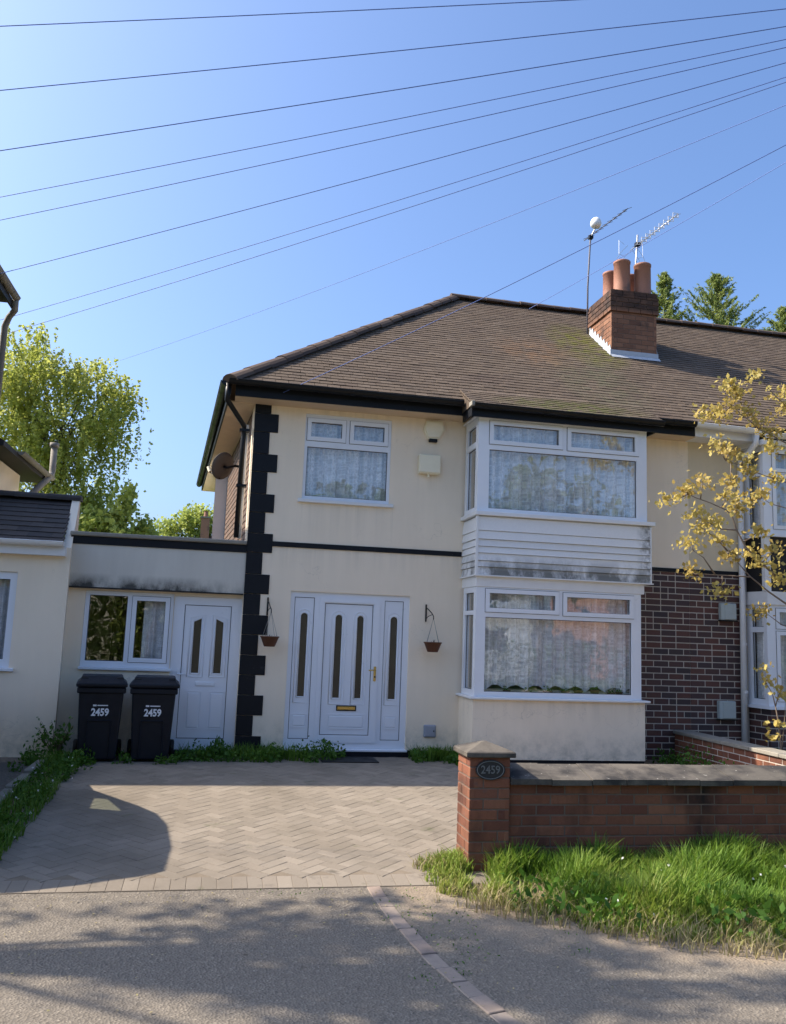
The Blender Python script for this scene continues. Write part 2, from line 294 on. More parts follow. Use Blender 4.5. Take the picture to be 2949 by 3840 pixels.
class MB:
    def __init__(s): s.v = []; s.f = []; s.sm = False
    def add(s, v, f):
        k = len(s.v); s.v += [tuple(p) for p in v]; s.f += [tuple(i + k for i in q) for q in f]; return s
    def box(s, u0, u1, d0, d1, z0, z1, fr=F0, ch=0.0):
        if ch <= 0:
            P = [fr(u, d, z) for z in (z0, z1) for (u, d) in ((u0, d0), (u1, d0), (u1, d1), (u0, d1))]
            return s.add(P, [(0, 1, 2, 3), (7, 6, 5, 4), (0, 4, 5, 1), (1, 5, 6, 2), (2, 6, 7, 3), (3, 7, 4, 0)])
        P = []; idx = {}
        U, D, Zz = (u0, u1), (d0, d1), (z0, z1)
        sg = (1, -1)
        for i in (0, 1):
            for j in (0, 1):
                for k in (0, 1):
                    for a in range(3):
                        q = [U[i] + sg[i] * ch, D[j] + sg[j] * ch, Zz[k] + sg[k] * ch]
                        q[a] = (U[i], D[j], Zz[k])[a]
                        idx[(i, j, k, a)] = len(P); P.append(fr(*q))
        g = lambda i, j, k, a: idx[(i, j, k, a)]
        Fc = []
        for e in (0, 1):
            Fc.append([g(e, 0, 0, 0), g(e, 1, 0, 0), g(e, 1, 1, 0), g(e, 0, 1, 0)])
            Fc.append([g(0, e, 0, 1), g(1, e, 0, 1), g(1, e, 1, 1), g(0, e, 1, 1)])
            Fc.append([g(0, 0, e, 2), g(1, 0, e, 2), g(1, 1, e, 2), g(0, 1, e, 2)])
            for h in (0, 1):
                Fc.append([g(e, h, 0, 0), g(e, h, 1, 0), g(e, h, 1, 1), g(e, h, 0, 1)])
                Fc.append([g(e, 0, h, 0), g(e, 1, h, 0), g(e, 1, h, 2), g(e, 0, h, 2)])
                Fc.append([g(0, e, h, 1), g(1, e, h, 1), g(1, e, h, 2), g(0, e, h, 2)])
                for q in (0, 1): Fc.append([g(e, h, q, 0), g(e, h, q, 1), g(e, h, q, 2)])
        return s.add(P, Fc)
    def slab(s, u0, u1, z0, z1, holes, d0, d1, fr=F0):
        us = sorted({u0, u1, *[h[0] for h in holes], *[h[1] for h in holes]}); zs = sorted({z0, z1, *[h[2] for h in holes], *[h[3] for h in holes]})
        us = [u for u in us if u0 <= u <= u1]; zs = [z for z in zs if z0 <= z <= z1]
        def full(i, j):
            if i < 0 or j < 0 or i >= len(us) - 1 or j >= len(zs) - 1: return False
            u = (us[i] + us[i + 1]) / 2; z = (zs[j] + zs[j + 1]) / 2
            return not any(h[0] < u < h[1] and h[2] < z < h[3] for h in holes)
        for i in range(len(us) - 1):
            for j in range(len(zs) - 1):
                if not full(i, j): continue
                a, b, c, d = us[i], us[i + 1], zs[j], zs[j + 1]
                s.add([fr(a, d1, c), fr(b, d1, c), fr(b, d1, d), fr(a, d1, d)], [(0, 1, 2, 3)])
                s.add([fr(a, d0, c), fr(b, d0, c), fr(b, d0, d), fr(a, d0, d)], [(3, 2, 1, 0)])
                if not full(i - 1, j): s.add([fr(a, d0, c), fr(a, d1, c), fr(a, d1, d), fr(a, d0, d)], [(0, 1, 2, 3)])
                if not full(i + 1, j): s.add([fr(b, d0, c), fr(b, d1, c), fr(b, d1, d), fr(b, d0, d)], [(3, 2, 1, 0)])
                if not full(i, j - 1): s.add([fr(a, d0, c), fr(b, d0, c), fr(b, d1, c), fr(a, d1, c)], [(0, 1, 2, 3)])
                if not full(i, j + 1): s.add([fr(a, d0, d), fr(b, d0, d), fr(b, d1, d), fr(a, d1, d)], [(3, 2, 1, 0)])
        return s
    def ring(s, u0, u1, z0, z1, t, d0, d1, fr=F0):
        return s.slab(u0, u1, z0, z1, [(u0 + t, u1 - t, z0 + t, z1 - t)], d0, d1, fr)
    def prism(s, poly, d0, d1, fr=F0):
        """poly in (u, z), extruded along d"""
        n = len(poly); P = [fr(u, d1, z) for u, z in poly] + [fr(u, d0, z) for u, z in poly]
        return s.add(P, [tuple(range(n)), tuple(range(2 * n - 1, n - 1, -1))] + [(i, i + n, (i + 1) % n + n, (i + 1) % n) for i in range(n)])
    def tube(s, pts, r, n=8, cap=True):
        pts = [Vector(p) for p in pts]; rs = r if isinstance(r, (list, tuple)) else [r] * len(pts)
        rings = []; up = None
        for i, p in enumerate(pts):
            t = (pts[min(i + 1, len(pts) - 1)] - pts[max(i - 1, 0)]).normalized()
            if up is None: up = t.orthogonal().normalized()
            up = (up - t * up.dot(t)); up = up.normalized() if up.length > 1e-6 else t.orthogonal().normalized()
            b = t.cross(up)
            rings.append([tuple(p + (up * math.cos(2 * math.pi * k / n) + b * math.sin(2 * math.pi * k / n)) * rs[i]) for k in range(n)])
        V = [q for rg in rings for q in rg]; Fc = []
        for i in range(len(pts) - 1):
            for k in range(n): Fc.append((i * n + k, i * n + (k + 1) % n, (i + 1) * n + (k + 1) % n, (i + 1) * n + k))
        if cap: Fc += [tuple(range(n))[::-1], tuple((len(pts) - 1) * n + k for k in range(n))]
        return s.add(V, Fc)
    def lathe(s, c, prof, n=16):
        V = []; Fc = []
        for (r, z) in prof:
            V += [(c[0] + r * math.cos(2 * math.pi * k / n), c[1] + r * math.sin(2 * math.pi * k / n), c[2] + z) for k in range(n)]
        for i in range(len(prof) - 1):
            for k in range(n): Fc.append((i * n + k, i * n + (k + 1) % n, (i + 1) * n + (k + 1) % n, (i + 1) * n + k))
        return s.add(V, Fc)
    def mesh(s, name, mat, smooth=False):
        me = bpy.data.meshes.new(name); me.from_pydata(s.v, [], s.f); me.materials.append(mat)
        if smooth: me.polygons.foreach_set('use_smooth', [True] * len(me.polygons))
        me.update(); return me
    def build(s, name, mat, parent=None, smooth=False): return link(name, s.mesh(name, mat, smooth), parent)

def link(name, data, parent=None):
    o = bpy.data.objects.new(name, data); COL.objects.link(o)
    if parent is not None:
        o.parent = parent
        if parent.type == 'EMPTY': o.matrix_parent_inverse = Matrix.Translation(-Vector(parent.location))
    return o
def thing(name, label, cat, loc, group=None):
    o = bpy.data.objects.new(name, None); COL.objects.link(o); o.location = loc; o.empty_display_size = .1
    return tag(o, label, cat, group)
def tag(o, label=None, cat=None, group=None, kind=None):
    if label: o['label'] = label
    if cat: o['category'] = cat
    if group: o['group'] = group
    if kind: o['kind'] = kind
    return o
def quads(name, V, rnd, mat, parent=None, k=4):
    """many small faces at once: V is (n, k, 3), rnd one value per face"""
    n = len(V); me = bpy.data.meshes.new(name)
    me.vertices.add(n * k); me.vertices.foreach_set('co', np.ascontiguousarray(V, dtype=np.float32).ravel())
    me.loops.add(n * k); me.loops.foreach_set('vertex_index', np.arange(n * k, dtype=np.int32))
    me.polygons.add(n); me.polygons.foreach_set('loop_start', np.arange(0, n * k, k, dtype=np.int32))
    a = me.attributes.new('rnd', 'FLOAT', 'POINT'); a.data.foreach_set('value', np.repeat(np.asarray(rnd, dtype=np.float32), k))
    me.materials.append(mat); me.update(calc_edges=True); me.validate(); return link(name, me, parent)

def leaf_quads(P, size, aspect=.6, down=0., rng=RNG):
    n = len(P); d = rng.normal(size=(n, 3)); d[:, 2] -= down; d /= np.linalg.norm(d, axis=1)[:, None]
    e = rng.normal(size=(n, 3)); e -= d * (e * d).sum(1)[:, None]; e /= np.linalg.norm(e, axis=1)[:, None]
    s = size * rng.uniform(.6, 1.3, (n, 1))
    a, b_ = d * s, e * s * aspect
    return np.stack([P - a * .5, P + b_ * .5, P + a * .5, P - b_ * .5], 1)
_cache = {}
def brick_piece(name, fr, u, z, d_front, du, dz, dd, mat, parent, ch=.004, jit=.0015):
    key = (name, round(du, 3), round(dz, 3), round(dd, 3), mat.name)
    if key not in _cache:
        _cache[key] = MB().box(0, du, -dd, 0, 0, dz, ch=ch).mesh(name, mat)
    o = link(name, _cache[key], parent)
    p = fr(u, d_front + random.uniform(-jit, jit), z)
    o.location = p if parent.type != 'EMPTY' else p
    o.rotation_euler = (0, 0, fr.ang)
    return o
def lay_bricks(fr, u0, u1, z0, z1, bl, bh, j, mat, parent, skip=(), front=.0, dd=.05, header=0.0, off0=0, name='brick', zstart=None):
    row = 0; z = zstart if zstart is not None else z0
    while z < z1 - .02:
        zt = min(z + bh, z1)
        if zt > z0 + .015:
            u = u0 - ((row + off0) % 2) * (bl + j) / 2
            while u < u1 - .015:
                L = bl if random.random() > header else (bl - j) / 2
                a, b = max(u, u0), min(u + L, u1); za = max(z, z0)
                if b - a > .02:
                    um, zm = (a + b) / 2, (za + zt) / 2
                    if not any(h[0] < um < h[1] and h[2] < zm < h[3] for h in skip):
                        brick_piece(name, fr, a, za, front, b - a, zt - za, dd, mat, parent)
                u += L + j
        z += bh + j; row += 1

# ------------------------------------------------------------------ ground
def gz(y):
    pts = [(-1e4, -.33), (-6.6, -.33), (-5.3, -.29), (-4.95, -.25), (-.9, -.075), (1e4, -.075)]
    for (a, za), (b, zb) in zip(pts, pts[1:]):
        if y <= b: return za + (zb - za) * (y - a) / (b - a)
def sheet(name, poly_xy, mat, lift=0., sub=None, kind='structure', parent=None):
    """a ground sheet following gz: split into strips at the slope breaks"""
    ys = sorted({p[1] for p in poly_xy} | {y for y in (-6.6, -5.3, -4.95, -.9)})
    lo, hi = min(p[1] for p in poly_xy), max(p[1] for p in poly_xy); ys = [y for y in ys if lo <= y <= hi]
    mb = MB()
    def span(y):
        xs = []
        n = len(poly_xy)
        for i in range(n):
            (x0, y0), (x1, y1) = poly_xy[i], poly_xy[(i + 1) % n]
            if y0 == y1: continue
            if min(y0, y1) - 1e-9 <= y <= max(y0, y1) + 1e-9: xs.append(x0 + (x1 - x0) * (y - y0) / (y1 - y0))
        return min(xs), max(xs)
    for a, b in zip(ys, ys[1:]):
        e = 1e-6; l0, r0 = span(a + e); l1, r1 = span(b - e)
        mb.add([(l0, a, gz(a) + lift), (r0, a, gz(a) + lift), (r1, b, gz(b) + lift), (l1, b, gz(b) + lift)], [(0, 1, 2, 3)])
    o = mb.build(name, mat, parent)
    if kind and parent is None: o['kind'] = kind
    return o
sheet('ground', [(-500, -500), (500, -500), (500, 500), (-500, 500)], MT['turf'], -.045)
sheet('road', [(-120, -17.5), (120, -17.5), (120, -5.12), (-120, -5.12)], MT['tarmac'], -.0012)
sheet('verge_soil', [(-.30, -5.3), (.3, -5.9), (1.6, -6.4), (7.5, -6.5), (7.5, -4.7), (-.1, -4.7), (-.30, -4.9)], MT['soil'], .003)
sheet('neighbouring_drive', [(-12, -5.2), (-4.12, -5.2), (-4.12, .05), (-12, .05)], MT['tarmac'], -.002)
sheet('border_soil', [(-4.12, -5.0), (-3.62, -5.0), (-3.76, -.1), (-4.12, -.1)], MT['soil'], .004)
sheet('front_garden_soil', [(1.5, -4.64), (9.5, -4.64), (9.5, -.02), (1.5, -.02)], MT['soil'], .002)

# block paved drive: 45 degree herringbone, a straight course along the road
drive = sheet('driveway', [(-3.95, -5.185), (1.9, -5.185), (1.9, .3), (-3.95, .3)], MT['sand_joint'], .0025)
Wd = .108; jt = .0016
blocks = []
cs = math.cos(R(45)); sn = math.sin(R(45)); ox, oy = -1.0, -2.5
for nrow in range(-45, 46):
    for mm_ in range(-24, 25):
        for kind_ in (0, 1):
            cxl = (nrow + 4 * mm_ + (1.0 if kind_ == 0 else 3.5)) * Wd; cyl = (nrow + (.5 if kind_ == 0 else 1.0)) * Wd
            gx, gy = ox + cxl * cs - cyl * sn, oy + cxl * sn + cyl * cs
            if -3.9 < gx < 1.75 and -4.93 < gy < -.02 and not (gx > 1.2 and gy > -.65):
                if gx < -3.66 - .02 * gy * 0 and gy > -9: 
                    if gx < -3.86: continue
                blocks.append((gx, gy, R(45) if kind_ == 0 else R(135)))
xx = -3.9
while xx < .2:
    blocks.append((xx, -5.075, R(90))); xx += Wd + .0005
blocks.sort(key=lambda b: b[1])
def slope_at(y): return math.atan2(gz(y + .05) - gz(y - .05), .1)
block_me = MB().box(-Wd + jt, Wd - jt, -Wd / 2 + jt, Wd / 2 - jt, -.05, .005, ch=.0014).mesh('paving_block', MT['pave'])
near = [b for b in blocks if -3.5 < b[0] < -.1][:300]; near_set = set(near)
for (x, y, a) in near:
    o = link('paving_block', block_me, drive); o.location = (x, y, gz(y) + random.uniform(-.0008, .0008))
    o.rotation_euler = (slope_at(y) + random.gauss(0, .006), random.gauss(0, .006), a)
    o.rotation_mode = 'XYZ'
    o.matrix_basis = Matrix.Translation(o.location) @ Matrix.Rotation(slope_at(y) + random.gauss(0, .0025), 4, 'X') @ Matrix.Rotation(random.gauss(0, .0025), 4, 'Y') @ Matrix.Rotation(a + random.gauss(0, .006), 4, 'Z')
rest = MB(); rr = []
tv, tf = block_me.vertices, [tuple(p.vertices) for p in block_me.polygons]
for b in blocks:
    if b in near_set: continue
    x, y, a = b
    M = Matrix.Translation((x, y, gz(y) + random.uniform(-.0008, .0008))) @ Matrix.Rotation(slope_at(y) + random.gauss(0, .0025), 4, 'X') @ Matrix.Rotation(a + random.gauss(0, .006), 4, 'Z')
    rest.add([tuple(M @ v.co) for v in tv], tf); rr += [random.random()] * len(tv)
ro = rest.build('paving_blocks', MT['pave_a'], drive); ro['kind'] = 'stuff'
at = ro.data.attributes.new('rnd', 'FLOAT', 'POINT'); at.data.foreach_set('value', rr)

# brick edging between drive crossover and verge
kerb = thing('edging_strip', 'single line of worn brown edging blocks running down the tarmac', 'edging', (-.8, -5.2, gz(-5.2)))
path = [(-.88, -5.18), (-.84, -5.7), (-.785, -6.2), (-.71, -6.65), (-.60, -7.2), (-.44, -7.8), (-.2, -8.5)]
def along(path, s):
    for a, b in zip(path, path[1:]):
        L = math.dist(a, b)
        if s <= L: t = s / L; return (a[0] + (b[0] - a[0]) * t, a[1] + (b[1] - a[1]) * t), math.atan2(b[1] - a[1], b[0] - a[0])
        s -= L
    return None, None
edge_me = MB().box(-.0995, .0995, -.05, .05, -.05, .006, ch=.004).mesh('edging_block', MT['edging'])
s_ = .1
while True:
    pp, an = along(path, s_)
    if pp is None: break
    o = link('edging_block', edge_me, kerb); o.location = (pp[0] + random.gauss(0, .004), pp[1], gz(pp[1]) + random.uniform(-.004, .004)); o.rotation_euler = (random.gauss(0, .012), slope_at(pp[1]), an + random.gauss(0, .02))
    s_ += .206

# ------------------------------------------------------------------ window, door and wall makers
def window(parent, fr, u0, u1, z0, z1, lights, d=0.0, sill=None, curtain=None, name='window', sill_mat='upvc'):
    """lights: (pane rectangle, opening sash?)"""
    wnd = MB().slab(u0, u1, z0, z1, [l[0] for l in lights], d - .06, d, fr).build(name, MT['upvc'], parent)
    for (a, b, c, e), sash in lights:
        if sash:
            s_ = .052
            MB().slab(a - s_, b + s_, c - s_, e + s_, [(a + .004, b - .004, c + .004, e - .004)], d + .001, d + .016, fr).build('sash', MT['upvc'], wnd)
            MB().ring(a - s_ - .006, b + s_ + .006, c - s_ - .006, e + s_ + .006, .006, d + .0005, d + .003, fr).build('gasket', MT['gasket'], wnd)
        MB().ring(a - .001, b + .001, c - .001, e + .001, .009, d - .0335, d - .024, fr).build('gasket', MT['gasket'], wnd)
        MB().box(a, b, d - .034, d - .028, c, e, fr).build('pane', MT['glass'], wnd)
    if sill: 
        su0, su1, sz0, sz1, proj = sill
        MB().box(su0, su1, d - .03, proj, sz0, sz1, fr, ch=.006).build('sill', MT[sill_mat], wnd)
    if curtain:
        c_u0, c_u1, c_z0, c_z1, mt, scallop = curtain
        n = int((c_u1 - c_u0) / .011); V = []; Fc = []
        for i in range(n + 1):
            u = c_u0 + (c_u1 - c_u0) * i / n
            dd = d - .15 +   .024 * math.sin(u * 44 + 2.2 * math.sin(u * 4.3)) + .010 * math.sin(u * 97)
            zb = c_z0 + (scallop * abs(math.sin(u * 11)) if scallop else 0)
            V += [fr(u, dd, zb), fr(u, dd, c_z1)]
        Fc = [(2 * i, 2 * i + 2, 2 * i + 3, 2 * i + 1) for i in range(n)]
        MB().add(V, Fc).build('net_curtain', MT[mt], wnd, True)
    return wnd
def arch_slots(slots, fr, d0, d1, mb):
    """fill the two corners above each round-headed slot (a, b, z0, ztop)"""
    for (a, b, c, e) in slots:
        r = (b - a) / 2; m_ = (a + b) / 2; zc = e - r; n = 8
        for sgn in (-1, 1):
            arc = [(m_ + sgn * r * math.cos(t), zc + r * math.sin(t)) for t in [math.pi / 2 * k / n for k in range(n + 1)]]
            poly = arc + [(m_ + sgn * r, e)]
            if sgn > 0: poly = poly[::-1]
            mb.prism(poly, d0, d1, fr)
    return mb
def arch_line(a, b, c, e, off, fr, d, n=10):
    r = (b - a) / 2 + off; m_ = (a + b) / 2; zc = e - (b - a) / 2
    P = [(m_ - r, c - off)] + [(m_ - r * math.cos(math.pi * k / n), zc + r * math.sin(math.pi * k / n)) for k in range(n + 1)] + [(m_ + r, c - off), (m_ - r, c - off)]
    return [fr(u, d, z) for u, z in P]
def raised_panel(u0, u1, z0, z1, fr, d):
    mb = MB(); mb.ring(u0, u1, z0, z1, .014, d - .002, d + .007, fr)
    t = .035; P = [fr(u, dd, z) for (dd, k) in ((d - .001, .016), (d + .008, t)) for (u, z) in ((u0 + k, z0 + k), (u1 - k, z0 + k), (u1 - k, z1 - k), (u0 + k, z1 - k))]
    return mb.add(P, [(0, 1, 5, 4), (1, 2, 6, 5), (2, 3, 7, 6), (3, 0, 4, 7), (4, 5, 6, 7)])
def room(parent, fr, u0, u1, z0, z1, depth, d=-.3):
    mb = MB(); P = lambda u, dd, z: fr(u, dd, z); b = d - depth
    for q in ([(u0, b, z0), (u1, b, z0), (u1, b, z1), (u0, b, z1)], [(u0, d, z0), (u0, b, z0), (u0, b, z1), (u0, d, z1)], [(u1, d, z0), (u1, b, z0), (u1, b, z1), (u1, d, z1)],
              [(u0, d, z0), (u1, d, z0), (u1, b, z0), (u0, b, z0)], [(u0, d, z1), (u1, d, z1), (u1, b, z1), (u0, b, z1)]):
        mb.add([P(*p) for p in q], [(0, 1, 2, 3)])
    return mb.build('room_lining', MT['room'], parent)
def gutter(pts, r, mat, parent, name='gutter', brackets=0):
    """half round gutter along a straight run from a to b (dark inside)"""
    a, b = Vector(pts[0]), Vector(pts[1]); t = (b - a).normalized(); s = t.cross(Vector((0, 0, 1))).normalized(); n = 8
    mb = MB(); V = []
    for p in (a, b):
        V += [tuple(p + s * (r * math.cos(math.pi + math.pi * k / n)) + Vector((0, 0, r * math.sin(math.pi + math.pi * k / n)))) for k in range(n + 1)]
    mb.add(V, [(k, k + 1, n + 2 + k, n + 1 + k) for k in range(n)] + [tuple(range(n + 1))[::-1], tuple(range(n + 1, 2 * n + 2))])
    for off in (r, -r): mb.tube([tuple(a + s * off), tuple(b + s * off)], .007, 6)
    L = (b - a).length
    for k in range(brackets):
        p = a + t * (L * (k + .5) / brackets)
        V = []
        for q in (p - t * .018, p + t * .018): V += [tuple(q + s * ((r + .006) * math.cos(math.pi + math.pi * i / n)) + Vector((0, 0, (r + .006) * math.sin(math.pi + math.pi * i / n)))) for i in range(n + 1)]
        mb.add(V, [(i, i + 1, n + 2 + i, n + 1 + i) for i in range(n)])
    return mb.build(name, MT[mat], parent)

# ------------------------------------------------------------------ the house
house = thing('semi_detached_house', 'cream rendered house with black corner blocks, white double door frame and two-storey bay', 'house', (1.4, 3.5, -.1))
BR_L, BR_H, BR_J = .227, .0760, .0140
W1 = (-1.10, .128, 3.372, 4.588); DO = (-1.178, .480, .022, 2.103)
wall = MB().slab(-1.8, 4.745, -.1, 4.70, [W1, (DO[0], DO[1], -.1, DO[3]), (3.55, 4.745, -.1, 2.69), (1.36, 3.50, 3.32, 4.55), (1.36, 3.45, .86, 2.2)], -.25, 0).build('front_wall', MT['cream'], house)
core = MB().box(3.56, 4.744, -.25, -.0035, -.1, 2.66).build('brick_wall', MT['mortar_light'], house)
lay_bricks(F0, 3.56, 4.742, -.1, 2.64, BR_L, BR_H, BR_J, MT['house_brick'], core, front=.002, header=.12)
MB().box(3.60, 4.744, -.02, .014, 2.645, 2.70).build('shade_strip', MT['black'], house)  # black strip stands in for the shadow line above the brick
# flank: brick, slightly out of square, with a rendered return; painted rear part
FL = Fr((-2.12, 4.3), (.32, -4.3))
fl = MB().box(0, 4.30, -.25, -.012, -.1, 4.75, FL).build('flank_wall', MT['mortar_light'], house)
fb = MB(); rr = []
row = 0; z = 2.55
while z < 4.72:
    u = -(row % 2) * .12
    while u < 3.98:
        a, b = max(u, 0), min(u + BR_L, 3.98); k = len(fb.v)
        if b - a > .02: fb.box(a, b, -.05, .0, z, z + BR_H, FL, ch=.004); rr += [random.random()] * (len(fb.v) - k)
        u += BR_L + BR_J
    z += BR_H + BR_J; row += 1
m, c = pieces('flank_brick', [(.15, .095, .07), (.11, .08, .065), (.17, .11, .08), (.13, .09, .07)], 'attr', .7); MT['flank_brick'] = m.fin(c, .7, .25)
fo = fb.build('bricks', MT['flank_brick'], fl); fo['kind'] = 'stuff'; fo.data.attributes.new('rnd', 'FLOAT', 'POINT').data.foreach_set('value', rr)
MB().box(3.99, 4.295, -.2, .006, -.1, 4.70, FL).build('render_return', MT['cream'], house)
MB().box(-2.34, -1.9, -7.6, -4.32, -.1, 4.62).build('rear_wall', MT['white_paint'], house)
MB().box(-1.9, 4.74, -7.9, -7.6, -.1, 4.86).build('back_wall', MT['cream'], house)
MB().box(-1.55, 4.7, -7.5, -.26, 2.68, 2.72).build('upper_floor', MT['room'], house)
MB().box(-1.79, 1.225, -.02, .022, -.14, .018).build('plinth', MT['black'], house)
room(house, F0, -1.5, .95, 2.75, 4.66, 2.2); room(house, F0, 1.05, 3.9, 2.75, 4.66, 2.6); room(house, F0, 1.05, 3.9, .0, 2.66, 2.6)

# black painted corner blocks
QW = [(4.27, 4.53), (3.71, 3.96), (3.15, 3.403), (2.60, 2.859), (2.04, 2.304), (1.498, 1.757), (.968, 1.225), (.444, .703), (-.12, .177)]
prev = 4.72
for (a, b) in QW:
    MB().box(-1.806, -1.586 + random.uniform(-.006, .006), -.05, .011, b + .003, prev - .003, ch=.005).build('quoin_block', MT['black'], house)
    MB().box(-1.807, -1.470 + random.uniform(-.008, .008), -.05, .013, a, b, ch=.005).build('quoin_block', MT['black'], house); prev = a
MB().box(-1.472, 1.20, -.02, .020, 2.694, 2.762, ch=.004).build('string_band', MT['black'], house)

# upstairs window
window(house, F0, *W1, [((-1.018, -.577, 4.262, 4.478), True), ((-.415, .030, 4.258, 4.480), True), ((-1.058, .086, 3.424, 4.122), False)], d=-.022,
       sill=(-1.156, .184, 3.325, 3.373, .05), curtain=(-1.08, .11, 3.38, 4.57, 'lace', 0), sill_mat='white_paint')

# entrance: frame, two side panels, door leaf
fd = .0 - .03
door_frame = MB().slab(DO[0], DO[1], DO[2], DO[3], [(-1.118, -.846, .146, 2.027), (-.700, -.030, .200, 1.960), (.130, .397, .140, 2.027)], fd - .06, fd).build('entrance_frame', MT['upvc'], house)
MB().slab(-.772, .062, .105, 2.03, [(-.712, -.018, .188, 1.972)], fd + .001, fd + .013).build('door_jamb', MT['upvc'], door_frame)
MB().box(DO[0] - .01, DO[1] + .02, fd - .05, .035, -.005, .022, ch=.004).build('threshold', MT['upvc'], door_frame)
def leaf(name, u0, u1, z0, z1, slots, parent, panel=None, dd=fd - .012):
    rect = [(a, b, c, e) for (a, b, c, e) in slots]
    mb = MB().slab(u0, u1, z0, z1, rect, dd - .045, dd); arch_slots(slots, F0, dd - .045, dd, mb)
    o = mb.build(name, MT['upvc'], parent)
    MB().ring(u0 - .007, u1 + .007, z0 - .007, z1 + .007, .008, dd - .03, dd + .002).build('gasket', MT['gasket'], o)
    for (a, b, c, e) in slots:
        MB().box(a - .01, b + .01, dd - .034, dd - .026, c - .01, e + .01).build('pane', MT['door_glass'], o)
        MB().tube(arch_line(a, b, c, e, .012, F0, dd), .009, 6).build('moulding', MT['upvc'], o, True)
        MB().tube(arch_line(a, b, c - .03, e, .052, F0, dd), .007, 6).build('moulding', MT['upvc'], o, True)
    if panel: raised_panel(*panel, F0, dd).build('panel', MT['upvc'], o)
    return o
leaf('side_panel', -1.111, -.853, .153, 2.020, [(-1.022, -.930, .70, 1.813)], door_frame, (-1.088, -.876, .292, .478))
leaf('side_panel', .137, .390, .147, 2.020, [(.222, .320, .69, 1.809)], door_frame, (.168, .362, .285, .472))
door = leaf('front_door', -.692, -.038, .208, 1.952, [(-.546, -.454, .691, 1.807), (-.244, -.157, .690, 1.804)], door_frame, (-.607, -.093, .282, .478))
dd = fd - .012
MB().ring(-.485, -.213, .522, .594, .012, dd - .001, dd + .010).build('letterbox_surround', MT['black_gloss'], door)
MB().box(-.472, -.226, dd - .001, dd + .012, .535, .581, ch=.005).build('letterbox', MT['brass'], door)
hd = MB().box(.004, .038, fd + .012, fd + .022, .925, 1.125, ch=.006).build('handle_plate', MT['brass'], door_frame)
MB().tube([(.021, -fd - .02 + .0, 1.075), (.021, -.055 + .0, 1.075), (-.03, -.055, 1.078), (-.075, -.05, 1.073)], .009, 8).build('lever', MT['brass'], hd, True)
MB().tube([(.021, .01, .985), (.021, -.012, .985)], .012, 10).build('keyhole', MT['black_gloss'], hd)
mat_o = MB().box(-.72, .02, .12, .58, gz(-.3) + .008, gz(-.3) + .018, ch=.004).build('doormat', MT['tyre'])
tag(mat_o, 'dark flat doormat on the paving below the white front door', 'doormat')

# bay window, two storeys
b = .664
BX0, BX1 = 1.235, 3.613
FB = Fr((0, -b), (1, 0)); FS = Fr((BX0, 0), (0, -1)); FRt = Fr((BX1, -b), (0, 1))
bay = MB().box(1.215, 3.655, -.02 + .0, b + .022, .0, .768).build('bay_window', MT['cream'], house)
MB().box(1.225, 3.645, -.02, b + .014, -.14, -.001).build('plinth', MT['black'], bay)
lowbay = window(bay, FB, BX0, BX1, .80, 2.245, [((1.414, 2.354, 1.965, 2.170), True), ((2.516, 3.451, 1.955, 2.164), True), ((1.368, 3.472, .868, 1.846), False)], d=0,
                curtain=(1.30, 3.56, .885, 2.2, 'lace', .07), name='bay_front_frame')
window(bay, FS, .05, b - .061, .80, 2.245, [((.15, .545, 1.93, 2.17), False), ((.15, .545, .88, 1.87), False)], d=.0, curtain=(.08, .6, .85, 2.2, 'net_dense', 0), name='bay_side_frame')
window(bay, FRt, .061, b - .01, .80, 2.245, [((.15, .5, 1.93, 2.17), False), ((.15, .5, .88, 1.87), False)], d=.0, name='bay_side_frame')
MB().box(1.17, 3.715, -.02, b + .075, .769, .799, ch=.006).build('sill', MT['white_paint'], bay)
MB().box(BX0 - .012, 3.66, -.02, b + .012, 2.246, 2.395, ch=.004).build('head_board', MT['white_paint'], bay)
for k, (u, rr_, hh, mt) in enumerate(((1.72, .05, .10, 'bush_pot'), (2.02, .04, .09, 'dark_pot'), (2.30, .065, .10, 'brown_pot'), (2.55, .055, .11, 'brown_pot'), (2.74, .06, .12, 'brown_pot'), (2.98, .06, .13, 'brown_pot'), (3.22, .05, .10, 'bush_pot'), (3.34, .045, .11, 'brown_pot'))):
    t = thing('window_sill_pot', ['small green plant pot on the lower bay sill, at its left end', 'tiny dark pot on the lower bay sill, second from the left', 'brown pot on the lower bay sill, third from the left', 'brown pot on the lower bay sill, fourth from the left', 'brown pot on the lower bay sill, fifth from the left', 'tallest brown pot on the lower bay sill', 'small green plant pot on the lower bay sill, near its right end', 'brown pot at the right end of the lower bay sill'][k], 'plant pot', (u, -b + .11, .80), 'pots on the bay sill')
    MB().lathe((u, -b + .11, .80), [(0, 0), (rr_ * .7, 0), (rr_, hh * .75), (rr_ * 1.1, hh * .76), (rr_ * 1.1, hh * .9), (rr_ * .9, hh * .9), (0, hh * .8)], 12).build('pot', MT['rust_pot'] if mt != 'dark_pot' else MT['black_gloss'], t, True)
    P = np.array((u, -b + .11, .80 + hh)) + RNG.normal(size=(30, 3)) * (.03, .02, .025); quads('leaves', leaf_quads(P, .035, .6), RNG.uniform(0, 1, 30), MT['weed'], t)
MB().box(1.26, 3.59, b - .30, b - .06, .795, .802).build('inner_sill', MT['white_paint'], bay)
